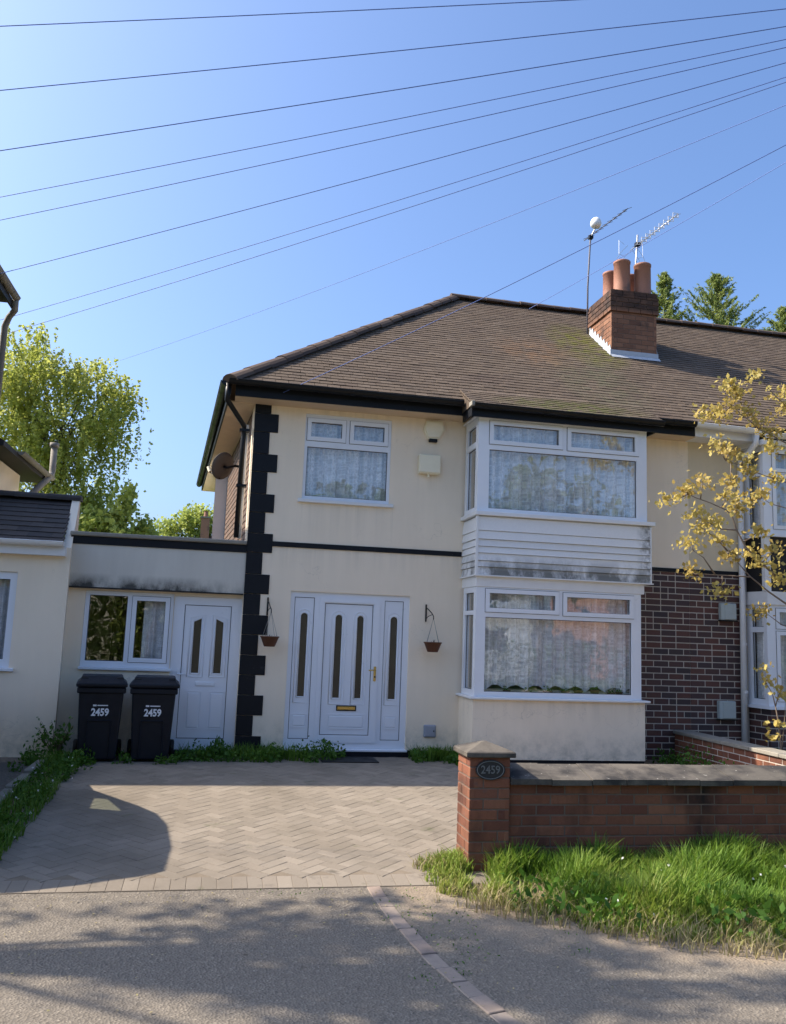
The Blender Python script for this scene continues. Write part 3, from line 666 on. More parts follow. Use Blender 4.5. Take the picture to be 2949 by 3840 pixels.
# weatherboards between the floors
MB().box(1.26, 3.69, -.02, b + .02, 2.40, 3.20).build('board_backing', MT['board'], bay)
PZ = [2.402, 2.512, 2.595, 2.698, 2.789, 2.886, 3.003, 3.194]
FSP = Fr((1.225, 0), (0, -1))
for (a, c) in zip(PZ, PZ[1:]):
    t = random.uniform(-.003, .003); gap = .006
    MB().prism([(.020, a), (.056 + t, a), (.038 + t, c - gap), (.020, c - gap)], -3.742, -1.228, Fr((0, -b), (0, -1))).build('weatherboard', MT['board'], bay)
    MB().prism([(.0, a), (.036 + t, a), (.018 + t, c - gap), (.0, c - gap)], -(b + .03), -.005, Fr((1.24, 0), (-1, 0))).build('weatherboard', MT['board'], bay)
MB().box(1.196, 1.232, b + .018, b + .060, 2.40, 3.196, ch=.003).build('corner_bead', MT['white_paint'], bay)
MB().box(3.735, 3.752, -.02, b + .058, 2.40, 3.196, ch=.003).build('corner_bead', MT['white_paint'], bay)
MB().box(1.185, 3.775, -.02, b + .064, 2.385, 2.401).build('drip_bead', MT['white_paint'], bay)
MB().box(1.175, 3.80, -.02, b + .085, 3.203, 3.258, ch=.006).build('sill', MT['white_paint'], bay)
UX0, UX1 = 1.215, 3.712
FSu = Fr((UX0, 0), (0, -1)); FRu = Fr((UX1, -b), (0, 1))
window(bay, FB, UX0, UX1, 3.262, 4.588, [((1.424, 2.385, 4.258, 4.484), True), ((2.559, 3.534, 4.252, 4.478), True), ((1.376, 3.556, 3.315, 4.132), False)], d=0,
       curtain=(1.28, 3.66, 3.30, 4.55, 'lace', 0), name='bay_front_frame')
window(bay, FSu, .05, b - .061, 3.262, 4.588, [((.15, .545, 4.25, 4.48), False), ((.15, .545, 3.33, 4.17), False)], d=.0, curtain=(.08, .6, 3.31, 4.5, 'net_dense', 0), name='bay_side_frame')
window(bay, FRu, .061, b - .01, 3.262, 4.588, [((.15, .5, 4.25, 4.48), False), ((.15, .5, 3.33, 4.17), False)], d=.0, name='bay_side_frame')
MB().box(1.17, 3.76, -.01, b + .11, 4.590, 4.606).build('bay_soffit', MT['white_paint'], bay)

# roof
EY, EZ, RY, RZ = -.42, 4.86, 3.83, 8.127
TH = math.atan2(RZ - EZ, RY - EY); SL = math.hypot(RZ - EZ, RY - EY)
HX0, HX1 = -2.15, 2.01
def roof_pt(x, t, n=0.0, ey=EY, ez=EZ, th=TH): return (x, ey + t * math.cos(th) - n * math.sin(th), ez + t * math.sin(th) + n * math.cos(th))
roof = MB()
e = -.02
roof.add([roof_pt(HX0, 0, e), roof_pt(4.745, 0, e), roof_pt(4.745, SL, e), roof_pt(HX1, SL, e)], [(0, 1, 2, 3)])
roof.add([(HX0, EY, EZ), (HX1, RY, RZ), (-2.68, 8.08, EZ)], [(0, 1, 2)])
roof.add([(HX1, RY, RZ), (4.745, RY, RZ), (4.745, 8.08, EZ), (-2.68, 8.08, EZ)], [(0, 1, 2, 3)])
roof = roof.build('roof', MT['tile_a'], house)
GA, TW = .114, .176
def tile_mesh(wd):
    k = round(wd, 2)
    if ('t', k) not in _cache:
        L = GA * 1.35; V = [(0, 0, 0), (k, 0, 0), (k, L, -.012), (0, L, -.012), (0, 0, .014), (k, 0, .014), (k, L, .002), (0, L, .002)]
        _cache[('t', k)] = MB().add(V, [(4, 5, 6, 7), (0, 1, 5, 4), (1, 2, 6, 5), (3, 0, 4, 7)]).mesh('roof_tile', MT['tile'])
    return _cache[('t', k)]
def tile_roof(parent, x_left, x_right, n_single, ey=EY, ez=EZ, th=TH, sl=SL, skip=None, xr=None):
    items = []
    for r_ in range(int(sl / GA)):
        t = r_ * GA; off = (r_ % 2) * TW / 2 + random.uniform(-.02, .02)
        x0 = x_left(t); x1 = x_right(t); x = math.floor((x0 - off) / TW) * TW + off
        while x < x1:
            a, b_ = max(x, x0) + .0015, min(x + TW, x1) - .0015
            if b_ - a > .03 and not (skip and skip((a + b_) / 2, ey + t * math.cos(th))): items.append((a, b_, t))
            x += TW
    rest = MB(); rr = []
    Rm = Matrix.Rotation(th, 4, 'X'); k = 0
    for (a, b_, t) in items:
        j = random.gauss(0, .0018); M = Matrix.Translation(roof_pt(a, t - .02, .008 + abs(j), ey, ez, th)) @ Rm @ Matrix.Rotation(random.gauss(0, .009), 4, 'Z') @ Matrix.Rotation(random.gauss(0, .006), 4, 'X')
        me = tile_mesh(b_ - a)
        if k < n_single and (xr is None or xr[0] < a < xr[1]):
            o = link('roof_tile', me, parent); o.matrix_basis = M; k += 1
        else:
            rest.add([tuple(M @ v.co) for v in me.vertices], [tuple(p.vertices) for p in me.polygons]); rr += [random.random()] * 8
    if rest.v:
        o = rest.build('roof_tiles', MT['tile_a'], parent); o['kind'] = 'stuff'; o.data.attributes.new('rnd', 'FLOAT', 'POINT').data.foreach_set('value', rr)
hipx = lambda t: HX0 + (HX1 - HX0) * t / SL
tile_roof(roof, lambda t: hipx(t) + .02, lambda t: 4.745, 170, xr=(-2.2, 1.1), skip=lambda x, y: 4.36 < x and 1.8 < y < 2.62)
# small lower slope over the bay
bth = math.atan2(5.115 - 4.70, -.10 + .84); bsl = math.hypot(5.115 - 4.70, .74)
broof = MB().add([(1.06, -.84, 4.685), (3.86, -.84, 4.685), (3.86, -.1, 5.10), (1.06, -.1, 5.10)], [(0, 1, 2, 3)])
for x in (1.06, 3.86): broof.add([(x, -.84, 4.685), (x, -.1, 5.09), (x, -.36, 4.86), (x, -.36, 4.68)], [(0, 1, 2, 3)])
broof = broof.build('bay_roof', MT['tile_a'], house)
tile_roof(broof, lambda t: 1.06, lambda t: 3.86, 130, -.84, 4.70, bth, bsl)
def ridge_run(a, b, n, parent, mat, r=.12, name='ridge_tile', seg=7):
    a, b = Vector(a), Vector(b); t = (b - a).normalized(); s = Vector((0, 0, 1)).cross(t).normalized(); up = t.cross(s); L = (b - a).length / n
    key = ('rt', round(L, 3), r, mat.name)
    if key not in _cache:
        V = []
        for (q, rr_) in ((0., r * 1.06), (L * 1.04, r * .98)):
            V += [(q, rr_ * math.cos(math.pi * k / seg), rr_ * .72 * math.sin(math.pi * k / seg)) for k in range(seg + 1)]
        m_ = MB().add(V, [(k, k + 1, seg + 2 + k, seg + 1 + k) for k in range(seg)] + [tuple(range(seg + 1))[::-1], tuple(range(seg + 1, 2 * seg + 2))])
        _cache[key] = m_.mesh(name, mat)
    M0 = Matrix((t, s, up)).transposed().to_4x4()
    for k in range(n):
        o = link(name, _cache[key], parent); o.matrix_basis = Matrix.Translation(a + t * (L * k) + up * random.gauss(.0, .004)) @ M0 @ Matrix.Rotation(random.gauss(0, .012), 4, 'Z') @ Matrix.Rotation(random.gauss(0, .04), 4, 'X')
ridge_run(roof_pt(HX0 - .02, -.05, -.02), (HX1, RY, RZ + .0), 18, roof, MT['ridge'], .135, 'hip_tile')
ridge_run((HX1 - .08, RY, RZ + .01), (4.745, RY, RZ + .01), 8, roof, MT['ridge'], .13)
# eaves
MB().box(HX0 + .06, 1.10, .335, .362, 4.655, 4.825).build('fascia', MT['black'], house)
MB().box(3.84, 4.655, .335, .362, 4.655, 4.825).build('fascia', MT['black'], house)
MB().box(1.075, 3.845, b + .10, b + .125, 4.545, 4.70).build('fascia', MT['black'], house)
for x in (1.075, 3.82): MB().box(x, x + .025, .335, b + .10, 4.56, 4.72).build('fascia', MT['black'], house)
gutter([(HX0 - .03, -.475, 4.835), (1.04, -.475, 4.815)], .062, 'black_gloss', house, brackets=4)
gutter([(1.06, -.86, 4.70), (3.87, -.86, 4.675)], .062, 'black_gloss', house, brackets=4)
gutter([(3.89, -.475, 4.825), (4.60, -.475, 4.82)], .062, 'black_gloss', house, brackets=1)
MB().box(1.03, 1.075, .80, .935, 4.655, 4.725, ch=.006).build('gutter_stop_end', MT['concrete'], house)
MB().box(HX0 + .06, 4.70, .0, .335, 4.655, 4.672).build('soffit', MT['soffit'], house)
FSd = Fr((-2.68, 8.05), (.53, -8.47))
MB().box(0.05, 8.10, -.40, -.005, 4.648, 4.668, FSd).build('side_soffit', MT['soffit'], house)
MB().box(0.05, 8.47, -.005, .02, 4.655, 4.83, FSd).build('side_fascia', MT['black'], house)
gutter([FSd(0, .075, 4.80), FSd(8.47, .075, 4.83)], .06, 'black_gloss', house, name='side_gutter', brackets=9)
dp = [(-2.19, -.40, 4.80), (-2.19, -.38, 4.58), (-1.94, .12, 4.36), (-1.94, .13, 4.2), (-1.955, .14, 2.8)]
MB().tube(dp, .036, 10).build('downpipe', MT['black_gloss'], house, True)
MB().tube([(-1.90, .22, 4.4), (-1.915, .22, 2.8)], .03, 8).build('waste_pipe', MT['white_paint'], house, True)
for z in (4.28, 3.5): MB().box(-2.0, -1.86, -.19, -.085, z, z + .035).build('pipe_clip', MT['black_gloss'], house)

# chimney
CX0, CX1, CY0, CY1 = 4.335, 5.20, 1.76, 2.66
chim = MB().box(CX0 + .006, CX1 - .006, -CY1 + .006, -CY0 - .006, 6.2, 7.77).build('chimney', MT['mortar_red'], house)
FC = [Fr((CX0, CY0), (1, 0)), Fr((CX0, CY1), (0, -1)), Fr((CX1, CY0), (0, 1))]
for k, f in enumerate(FC):
    Lc = (CX1 - CX0) if k == 0 else (CY1 - CY0)
    lay_bricks(f, .0, Lc, 6.55 if k == 0 else 6.5, 7.375, .221, .0785, .0095, MT['chimney_brick'], chim, front=.0, off0=k)
    lay_bricks(f, -.03, Lc + .03, 7.38, 7.69, .221, .0785, .0095, MT['chimney_brick'], chim, front=.033, off0=k + 1, dd=.07)
    lay_bricks(f, -.012, Lc + .012, 7.70, 7.785, .221, .0785, .0095, MT['chimney_brick'], chim, front=.014, off0=k)
MB().box(CX0 - .02, CX1 + .02, -CY1 - .02, -CY0 + .02, 7.40, 7.66).build('corbel_core', MT['mortar_red'], chim)
MB().add([(CX0 - .005, CY0 - .005, 7.786), (CX1 + .005, CY0 - .005, 7.786), (CX1 + .005, CY1 + .005, 7.786), (CX0 - .005, CY1 + .005, 7.786), (CX0 + .15, CY0 + .15, 7.85), (CX1 - .15, CY0 + .15, 7.85), (CX1 - .15, CY1 - .15, 7.85), (CX0 + .15, CY1 - .15, 7.85)],
         [(0, 1, 5, 4), (1, 2, 6, 5), (2, 3, 7, 6), (3, 0, 4, 7), (4, 5, 6, 7)]).build('flaunching', MT['concrete'], chim)
for (x, y, h, r0) in ((4.685, 2.06, .66, .15), (5.09, 2.06, .65, .152), (4.67, 2.48, .62, .148), (5.05, 2.48, .60, .148)):
    MB().lathe((x, y, 7.80), [(r0 * 1.04, 0), (r0, .2), (r0 * .98, h - .05), (r0 * 1.03, h - .045), (r0 * 1.05, h - .01), (r0 * 1.0, h), (r0 * .84, h), (r0 * .84, h - .45)], 20).build('chimney_pot', MT['terracotta'], chim, True)
zr = lambda y: EZ + (y - EY) * math.tan(TH)
MB().box(CX0 - .025, CX1 + .025, -CY0 - .0 + .001, -CY0 + .012, zr(CY0) - .03, zr(CY0) + .13).build('lead_apron', MT['lead'], chim)
ap = MB().add([roof_pt(x, t, n) for (t, n) in (((CY0 - EY) / math.cos(TH) + .0, .05), ((CY0 - EY) / math.cos(TH) - .09, .034)) for x in (CX0 - .03, CX1 + .03)], [(0, 1, 3, 2)]); ap.build('lead_apron', MT['lead'], chim)
for sx, xx_ in ((-1, CX0 - .010), (1, CX1 + .010)):
    poly = []; ys = CY0 - .01
    while ys < CY1 - .05:
        poly += [(ys, zr(ys) + .13), (ys + .04, zr(ys + .12) + .15)]; ys += .12
    bot = [(CY1, zr(CY1) + .02), (CY0 - .01, zr(CY0) - .02)]
    V = [(xx_, y, z) for y, z in poly + bot]; V2 = [(xx_ + sx * .004, y, z) for y, z in poly + bot]; n = len(V)
    MB().add(V + V2, [tuple(range(n)), tuple(range(2 * n - 1, n - 1, -1))] + [(i, (i + 1) % n, n + (i + 1) % n, n + i) for i in range(n)]).build('stepped_flashing', MT['lead'], chim)

# ------------------------------------------------------------------ adjoining house on the right
adj = thing('adjoining_house', 'attached house at the right edge with white gutter, white angled bay and purple brick', 'house', (8, 3.5, -.1))
W0_, W1_, W2_, W3_ = (5.69, 0), (5.76, -.42), (8.2, -.42), (8.3, 0)
MB().slab(4.746, 11, -.1, 4.70, [(4.746, 5.70, -.1, 2.69), (5.80, 8.15, .8, 2.2), (5.80, 8.15, 3.3, 4.55)], -.25, -.003).build('front_wall', MT['pebble'], adj)
core = MB().box(4.746, 5.72, -.25, -.0035, -.1, 2.66).build('brick_wall', MT['mortar_light'], adj)
lay_bricks(F0, 4.746, 5.66, -.1, 2.64, BR_L, BR_H, BR_J, MT['house_brick'], core, front=.002, header=.12)
MB().box(4.746, 5.55, -.02, .014, 2.645, 2.70).build('shade_strip', MT['black'], adj)  # same shadow line, modelled as a black strip
room(adj, F0, 5.0, 9, 2.75, 4.66, 2.6); room(adj, F0, 5.0, 9, .0, 2.66, 2.6)
FA = [Fr(W0_, (W1_[0] - W0_[0], W1_[1] - W0_[1])), Fr(W1_, (1, 0)), Fr(W2_, (W3_[0] - W2_[0], W3_[1] - W2_[1]))]
LA = [math.dist(W0_, W1_), W2_[0] - W1_[0], math.dist(W2_, W3_)]
def canted(mb, z0, z1, o=0.):
    P = [(W0_[0] - o, .0), (W1_[0] - o * .9, W1_[1] - o), (W2_[0] + o * .9, W2_[1] - o), (W3_[0] + o, .0)]
    n = 4; return mb.add([(x, y, z0) for x, y in P] + [(x, y, z1) for x, y in P], [(0, 1, 5, 4), (1, 2, 6, 5), (2, 3, 7, 6), (0, 3, 2, 1), (4, 5, 6, 7)])
abay = canted(MB(), -.1, .70, -.004).build('bay_window', MT['mortar_light'], adj)
for f, L in zip(FA[:2], LA[:2]): lay_bricks(f, .0, L, -.1, .70, BR_L, BR_H, BR_J, MT['house_brick'], abay, front=.002)
canted(MB(), .702, .745, .06).build('sill', MT['upvc'], abay)
canted(MB(), 2.205, 2.40, .03).build('head_board', MT['white_paint'], abay)
canted(MB(), 2.402, 3.21, -.004).build('dark_panel', MT['dark_timber'], abay)
canted(MB(), 3.212, 3.262, .05).build('sill', MT['upvc'], abay)
canted(MB(), 4.585, 4.66, .10).build('bay_fascia', MT['white_paint'], abay)
for (x, y) in (W1_, W2_): MB().box(x - .05, x + .05, -y - .06, -y + .012, 2.402, 3.21).build('corner_post', MT['white_paint'], abay)
for (zl, zh, tr) in ((.746, 2.204, 1.84), (3.263, 4.584, 4.18)):
    window(abay, FA[0], .0, LA[0] - .03, zl, zh, [((.09, LA[0] - .10, tr + .04, zh - .07), False), ((.09, LA[0] - .10, zl + .09, tr - .04), False)], d=.0, curtain=(.04, LA[0] - .05, zl + .05, zh - .05, 'net', 0), name='bay_side_frame')
    ls = []
    for k in range(3):
        u0 = .06 + k * .79
        ls += [((u0 + .11, u0 + .66, tr + .07, zh - .10), True), ((u0 + .11, u0 + .66, zl + .12, tr - .07), True)]
    window(abay, FA[1], -.03, LA[1], zl, zh, ls, d=.0, curtain=(.0, LA[1] - .05, zl + .05, zh - .05, 'net', 0), name='bay_front_frame')
aroof = MB().add([roof_pt(4.745, 0, e), roof_pt(11, 0, e), roof_pt(11, SL, e), roof_pt(4.745, SL, e)], [(0, 1, 2, 3)])
aroof.add([(4.745, RY, RZ), (11, RY, RZ), (11, 8.08, EZ), (4.745, 8.08, EZ)], [(0, 1, 2, 3)]); aroof = aroof.build('roof', MT['tile_a'], adj)
tile_roof(aroof, lambda t: 4.745, lambda t: 11, 0, skip=lambda x, y: x < 5.18 and 1.8 < y < 2.62)
ridge_run((4.75, RY, RZ + .01), (11, RY, RZ + .01), 18, aroof, MT['ridge'], .13)
MB().box(4.0, 11, -7.9, -7.6, -.1, 4.86).build('back_wall', MT['cream'], adj); MB().box(10.9, 11, -7.6, 0, -.1, 4.86).build('end_wall', MT['cream'], adj)
MB().box(4.657, 5.62, .338, .366, 4.652, 4.785).build('fascia', MT['white_paint'], adj)
MB().box(4.70, 11, .0, .337, 4.655, 4.672).build('soffit', MT['white_paint'], adj)
MB().box(5.9, 11, .338, .362, 4.66, 4.82).build('fascia', MT['black'], adj)
gutter([(4.60, -.475, 4.82), (5.66, -.475, 4.80)], .064, 'white_paint', adj, brackets=2)
gutter([(5.72, -.56, 4.74), (8.4, -.56, 4.74)], .064, 'white_paint', adj, brackets=3)
MB().tube([(5.60, -.47, 4.74), (5.60, -.45, 4.60), (5.585, -.075, 4.38), (5.58, -.07, 4.2), (5.575, -.07, 2.4), (5.56, -.07, .06)], .044, 10).build('downpipe', MT['white_paint'], adj, True)
for z in (4.1, 2.62, 1.6, .9): MB().tube([(5.578, -.07, z), (5.578, -.07, z + .04)], .05, 10).build('pipe_socket', MT['white_paint'], adj)

# ------------------------------------------------------------------ flat roofed link with its own door
ext = thing('side_extension', 'low flat-roofed cream link between the houses with white window and narrow white door', 'extension', (-2.9, 1.5, -.1))
FE = Fr((0, .1), (1, 0))
MB().slab(-4.06, -1.802, -.1, 2.06, [(-3.84, -2.712, 1.012, 1.995), (-2.708, -1.810, -.1, 1.972)], -.2, 0, FE).build('front_wall', MT['cream'], ext)
MB().box(-4.062, -1.803, -.1, .085, 2.035, 2.588, FE).build('upper_panel', MT['grey_render'], ext)
MB().box(-4.07, -1.812, -.1, .098, 2.018, 2.033, FE).build('drip_edge', MT['dark_timber'], ext)
MB().box(-4.065, -1.808, -.1, .10, 2.590, 2.690, FE).build('felt_band', MT['black'], ext)
MB().box(-4.075, -1.806, -.25, .135, 2.692, 2.748, FE, ch=.012).build('coping', MT['concrete'], ext)
MB().box(-3.97, -1.95, -6.0, -.1, 2.58, 2.64, FE).build('flat_roof', MT['dark_timber'], ext)
MB().box(-3.97, -3.85, -6.0, -.2, -.1, 2.58, FE).build('side_wall', MT['cream'], ext); MB().box(-3.85, -2.2, -6.0, -5.9, -.1, 2.58, FE).build('rear_wall', MT['cream'], ext)
room(ext, FE, -3.85, -1.85, -.05, 2.5, 3.0, -.21)
window(ext, FE, -3.838, -2.714, 1.014, 1.993, [((-3.785, -3.305, 1.088, 1.938), False), ((-3.190, -2.812, 1.135, 1.890), True)], d=-.03, sill=(-3.85, -2.68, .975, 1.013, .045),
       curtain=(-3.10, -2.75, 1.05, 1.95, 'net', 0))
ef = -.03
eframe = MB().slab(-2.706, -1.812, -.02, 1.970, [(-2.566, -1.950, .118, 1.862)], ef - .06, ef, FE).build('door_frame', MT['upvc'], ext)
sl1, sl2 = [(-2.433, -2.337, .966, 1.684)], [(-2.144, -2.048, .968, 1.684)]
ed = ef - .012
mb = MB().slab(-2.558, -1.958, .127, 1.854, sl1 + sl2, ed - .045, ed, FE)
mb.prism([(-2.433, 1.684), (-2.433, 1.640), (-2.337, 1.684)], ed - .045, ed, FE); mb.prism([(-2.144, 1.684), (-2.048, 1.640), (-2.048, 1.684)], ed - .045, ed, FE)
eleaf = mb.build('side_door', MT['upvc'], ext)
MB().ring(-2.565, -1.951, .120, 1.861, .008, ed - .03, ed + .002, FE).build('gasket', MT['gasket'], eleaf)
for (a, b_, c_, e_), tl in ((sl1[0], 0), (sl2[0], 1)):
    MB().box(a - .01, b_ + .01, ed - .034, ed - .026, c_ - .01, e_ + .01, FE).build('pane', MT['door_glass'], eleaf)
    for off in (.012, .05):
        zt = [e_ - .044, e_] if tl == 0 else [e_, e_ - .044]
        P = [(a - off, c_ - off), (b_ + off, c_ - off), (b_ + off, zt[1] + off), (a - off, zt[0] + off), (a - off, c_ - off)]
        MB().tube([FE(u, ed, z) for u, z in P], .0075, 6).build('moulding', MT['upvc'], eleaf, True)
raised_panel(-2.475, -2.270, .235, .735, FE, ed).build('panel', MT['upvc'], eleaf); raised_panel(-2.184, -1.970, .235, .735, FE, ed).build('panel', MT['upvc'], eleaf)
MB().box(-2.367, -2.110, ed - .001, ed + .012, .800, .853, FE, ch=.005).build('letterbox', MT['upvc'], eleaf)
MB().box(-2.612, -2.585, ef, ef + .012, .85, 1.02, FE, ch=.004).build('handle_plate', MT['upvc'], eframe)
MB().tube([FE(-2.598, ef, .95), FE(-2.598, ef + .045, .95), FE(-2.50, ef + .045, .95)], .009, 8).build('lever', MT['upvc'], eframe, True)
MB().box(-2.70, -1.80, -.05, .05, -.075, -.022, FE).build('threshold', MT['black'], ext)

# ------------------------------------------------------------------ neighbouring house on the left
nb = thing('neighbouring_house', 'cream house at the left edge with dark lean-to roof and white gutter', 'house', (-7, 1.5, -.1))
FN = Fr((0, -.3), (1, 0))
MB().slab(-9.5, -4.104, -.1, 2.46, [(-5.75, -4.602, .985, 2.165)], -.2, 0, FN).build('front_wall', MT['cream'], nb)
window(nb, FN, -5.748, -4.604, .987, 2.163, [((-5.66, -5.24, 1.09, 2.07), False), ((-5.12, -4.688, 1.09, 2.072), False)], d=-.03, sill=(-5.77, -4.545, .945, .986, .04), curtain=(-5.7, -4.65, 1.0, 2.1, 'net', 0))
room(nb, FN, -5.9, -4.2, .0, 2.4, 1.1, -.21)
LZ0, LZ1, LY0, LY1 = 2.53, 3.27, -.42, 1.15
V = [(-.302, -.1), (-.302, 2.50), (LY1, LZ1 + .06), (LY1 + .25, LZ1 + .06), (LY1 + .25, -.1)]
gv = [(x + (y + .3) * -.125, y, z) for x in (-4.0, -4.105) for (y, z) in V]; gn = len(V)
MB().add(gv, [tuple(range(gn)), tuple(range(2 * gn - 1, gn - 1, -1))] + [(i, i + gn, (i + 1) % gn + gn, (i + 1) % gn) for i in range(gn)]).build('gable_wall', MT['cream'], nb)
lroof = MB().add([(-9.5, LY0, LZ0 - .02), (-4.095, LY0, LZ0 - .02), (-4.28, LY1, LZ1 - .02), (-9.5, LY1, LZ1 - .02)], [(0, 1, 2, 3)]).build('lean_to_roof', MT['dark_tile'], nb)
lth = math.atan2(LZ1 - LZ0, LY1 - LY0); lsl = math.hypot(LZ1 - LZ0, LY1 - LY0)
dt = MB().add([(0, 0, 0), (.29, 0, 0), (.29, .26, -.016), (0, .26, -.016), (0, 0, .018), (.29, 0, .018), (.29, .26, .004), (0, .26, .004)], [(4, 5, 6, 7), (0, 1, 5, 4), (1, 2, 6, 5), (3, 0, 4, 7)]).mesh('roof_tile', MT['dark_tile'])
for r_ in range(9):
    vg = -4.10 - .125 * r_ * .193 * math.cos(lth); x = vg - .29 - (r_ % 2) * .145
    first = True
    while x > -6.6:
        o = link('roof_tile', dt, lroof); o.matrix_basis = Matrix.Translation(roof_pt(x, r_ * .193 - .02, .008, LY0, LZ0, lth)) @ Matrix.Rotation(lth, 4, 'X') @ Matrix.Rotation(random.gauss(0, .006), 4, 'Z')
        if first and r_ % 2:
            h = link('roof_tile', _cache.setdefault('dth', MB().add([(0, 0, 0), (.142, 0, 0), (.142, .26, -.016), (0, .26, -.016), (0, 0, .018), (.142, 0, .018), (.142, .26, .004), (0, .26, .004)], [(4, 5, 6, 7), (0, 1, 5, 4), (1, 2, 6, 5), (3, 0, 4, 7)]).mesh('roof_tile', MT['dark_tile'])), lroof)
            h.matrix_basis = Matrix.Translation(roof_pt(vg - .143, r_ * .193 - .02, .008, LY0, LZ0, lth)) @ Matrix.Rotation(lth, 4, 'X')
        first = False; x -= .292
ridge_run((-6.8, LY1 + .03, LZ1 + .03), (-4.18, LY1 + .03, LZ1 + .03), 6, lroof, MT['dark_tile'], .12)
MB().box(-9.5, -4.05, .0, .125, 2.385, 2.505, Fr((0, -.3))).build('fascia', MT['white_paint'], nb)
gutter([(-9.5, -.485, 2.545), (-4.06, -.485, 2.55)], .058, 'white_paint', nb, brackets=9)
# taller body behind and its lower rear wing
MB().box(-12, -5.95, -2.08, -.45, -.1, 6.45).build('upper_wall', MT['dark_timber'], nb)
MB().add([(-12.3, .05, 6.5), (-5.57, .05, 6.5), (-5.57, 2.12, 6.5), (-12.3, 2.12, 6.5), (-7.0, 1.1, 7.5), (-11, 1.1, 7.5)], [(0, 1, 4, 5), (1, 2, 4), (2, 3, 5, 4), (3, 0, 5), (3, 2, 1, 0)]).build('upper_roof', MT['dark_tile'], nb)
MB().box(-5.60, -5.57, -2.10, -.05, 6.38, 6.50).build('upper_fascia', MT['dark_timber'], nb)
gutter([(-5.53, .0, 6.53), (-5.53, 2.0, 6.55)], .06, 'concrete', nb, brackets=3)
MB().tube([(-5.53, 1.95, 6.49), (-5.55, 2.05, 6.36), (-5.66, 2.20, 6.30), (-5.72, 2.24, 6.15), (-5.72, 2.25, 3.0)], .05, 10).build('downpipe', MT['concrete'], nb, True)
MB().box(-8, -5.74, -4.3, -2.36, -.1, 4.12).build('wing_wall', MT['cream'], nb)
MB().add([(-5.42, 1.7, 4.22), (-5.42, 5.15, 4.22), (-7.4, 5.15, 5.3), (-7.4, 1.7, 5.3), (-5.42, 1.7, 4.14), (-5.42, 5.15, 4.14), (-7.4, 5.15, 4.14), (-7.4, 1.7, 4.14)], [(0, 1, 2, 3), (0, 4, 5, 1), (1, 5, 6, 2), (0, 3, 7, 4), (4, 7, 6, 5)]).build('wing_roof', MT['dark_tile'], nb)
gutter([(-5.37, 2.6, 4.235), (-5.37, 5.2, 4.26)], .055, 'concrete', nb, brackets=3)
MB().tube([(-5.40, 3.3, 3.55), (-5.37, 5.1, 4.30), (-5.37, 5.15, 4.40), (-5.37, 5.12, 4.84)], .058, 10).build('flue_pipe', MT['concrete'], nb, True)
MB().tube([(-5.37, 5.12, 4.84), (-5.37, 5.12, 4.92)], .085, 10).build('flue_cap', MT['concrete'], nb, True)

# ------------------------------------------------------------------ things fixed to the houses
MT['dull_steel'] = plain('weathered_aluminium', (.10, .10, .12), .6, .3, 10)
def yagi(name, label, mast, boom, n_el, el_len, el_dir, ref, mt='steel'):
    t = thing(name, label, 'aerial', mast[0])
    MB().tube(mast, .017, 8).build('mast', MT[mt], t, True)
    a, b_ = Vector(boom[0]), Vector(boom[1]); d = (b_ - a)
    MB().tube([a, b_], .010, 6).build('boom', MT[mt], t, True)
    ax = Vector(el_dir).normalized(); ax = (ax - d.normalized() * ax.dot(d.normalized())).normalized()
    for k in range(n_el):
        p = a + d * (.12 + .87 * k / (n_el - 1)); h = el_len * (1 - .25 * k / n_el)
        MB().tube([p - ax * h, p + ax * h], .0045, 5).build('element', MT[mt], t)
    return t, a, d, ax
t1, a1, d1, ax1 = yagi('television_aerial', 'thin yagi aerial with white domed amplifier on a tall mast left of the chimney', [(4.30, 2.70, 7.0), (4.305, 2.70, 8.2), (4.36, 2.70, 9.26)], [(4.34, 2.95, 9.25), (4.60, 1.66, 9.29)], 9, .15, (1, 0, .55), 0, 'dull_steel')
MB().lathe((4.43, 2.62, 9.37), [(.0, .0), (.07, .005), (.10, .04), (.105, .09), (.09, .15), (.05, .19), (0, .205)], 16).build('amplifier_dome', MT['white_paint'], t1, True)
MB().tube([(4.36, 2.70, 9.2), (4.43, 2.62, 9.38)], .012, 6).build('dome_arm', MT['steel'], t1)
MB().box(4.32, 4.40, -2.74, -2.66, 9.17, 9.23).build('clamp', MT['black_gloss'], t1)
t2, a2, d2, ax2 = yagi('television_aerial', 'bushy yagi aerial with close-set white elements on a short mast behind the pots', [(5.30, 2.74, 7.8), (5.31, 2.74, 8.8), (5.35, 2.74, 9.40)], [(5.33, 2.98, 9.20), (5.50, 1.50, 9.23)], 14, .09, (1, 0, .4), 0)
for k in range(9):
    p = a2 + d2 * (.2 + .75 * k / 8); MB().ring(p.x - .055, p.x + .055, p.z - .03, p.z + .06, .01, -p.y - .003, -p.y + .003).build('x_element', MT['white_paint'], t2)
for sx in (-1, 1):
    pts = [(5.34, 2.95, 9.2), (5.34 + sx * .16, 2.98, 9.02), (5.34 + sx * .27, 3.0, 8.80)]
    for q in (0, .09): MB().tube([(x + sx * q, y, z + q * .8) for x, y, z in pts], .004, 5).build('reflector', MT['steel'], t2)
    MB().tube([(5.34 + sx * .15, 2.98, 9.3), (5.34 + sx * .25, 3.0, 9.38), (5.34 + sx * .25, 3.0, 9.1), (5.34 + sx * .15, 2.98, 9.05)], .004, 5).build('reflector', MT['steel'], t2)
MB().box(5.30, 5.40, -2.78, -2.70, 9.16, 9.24).build('clamp', MT['black_gloss'], t2)

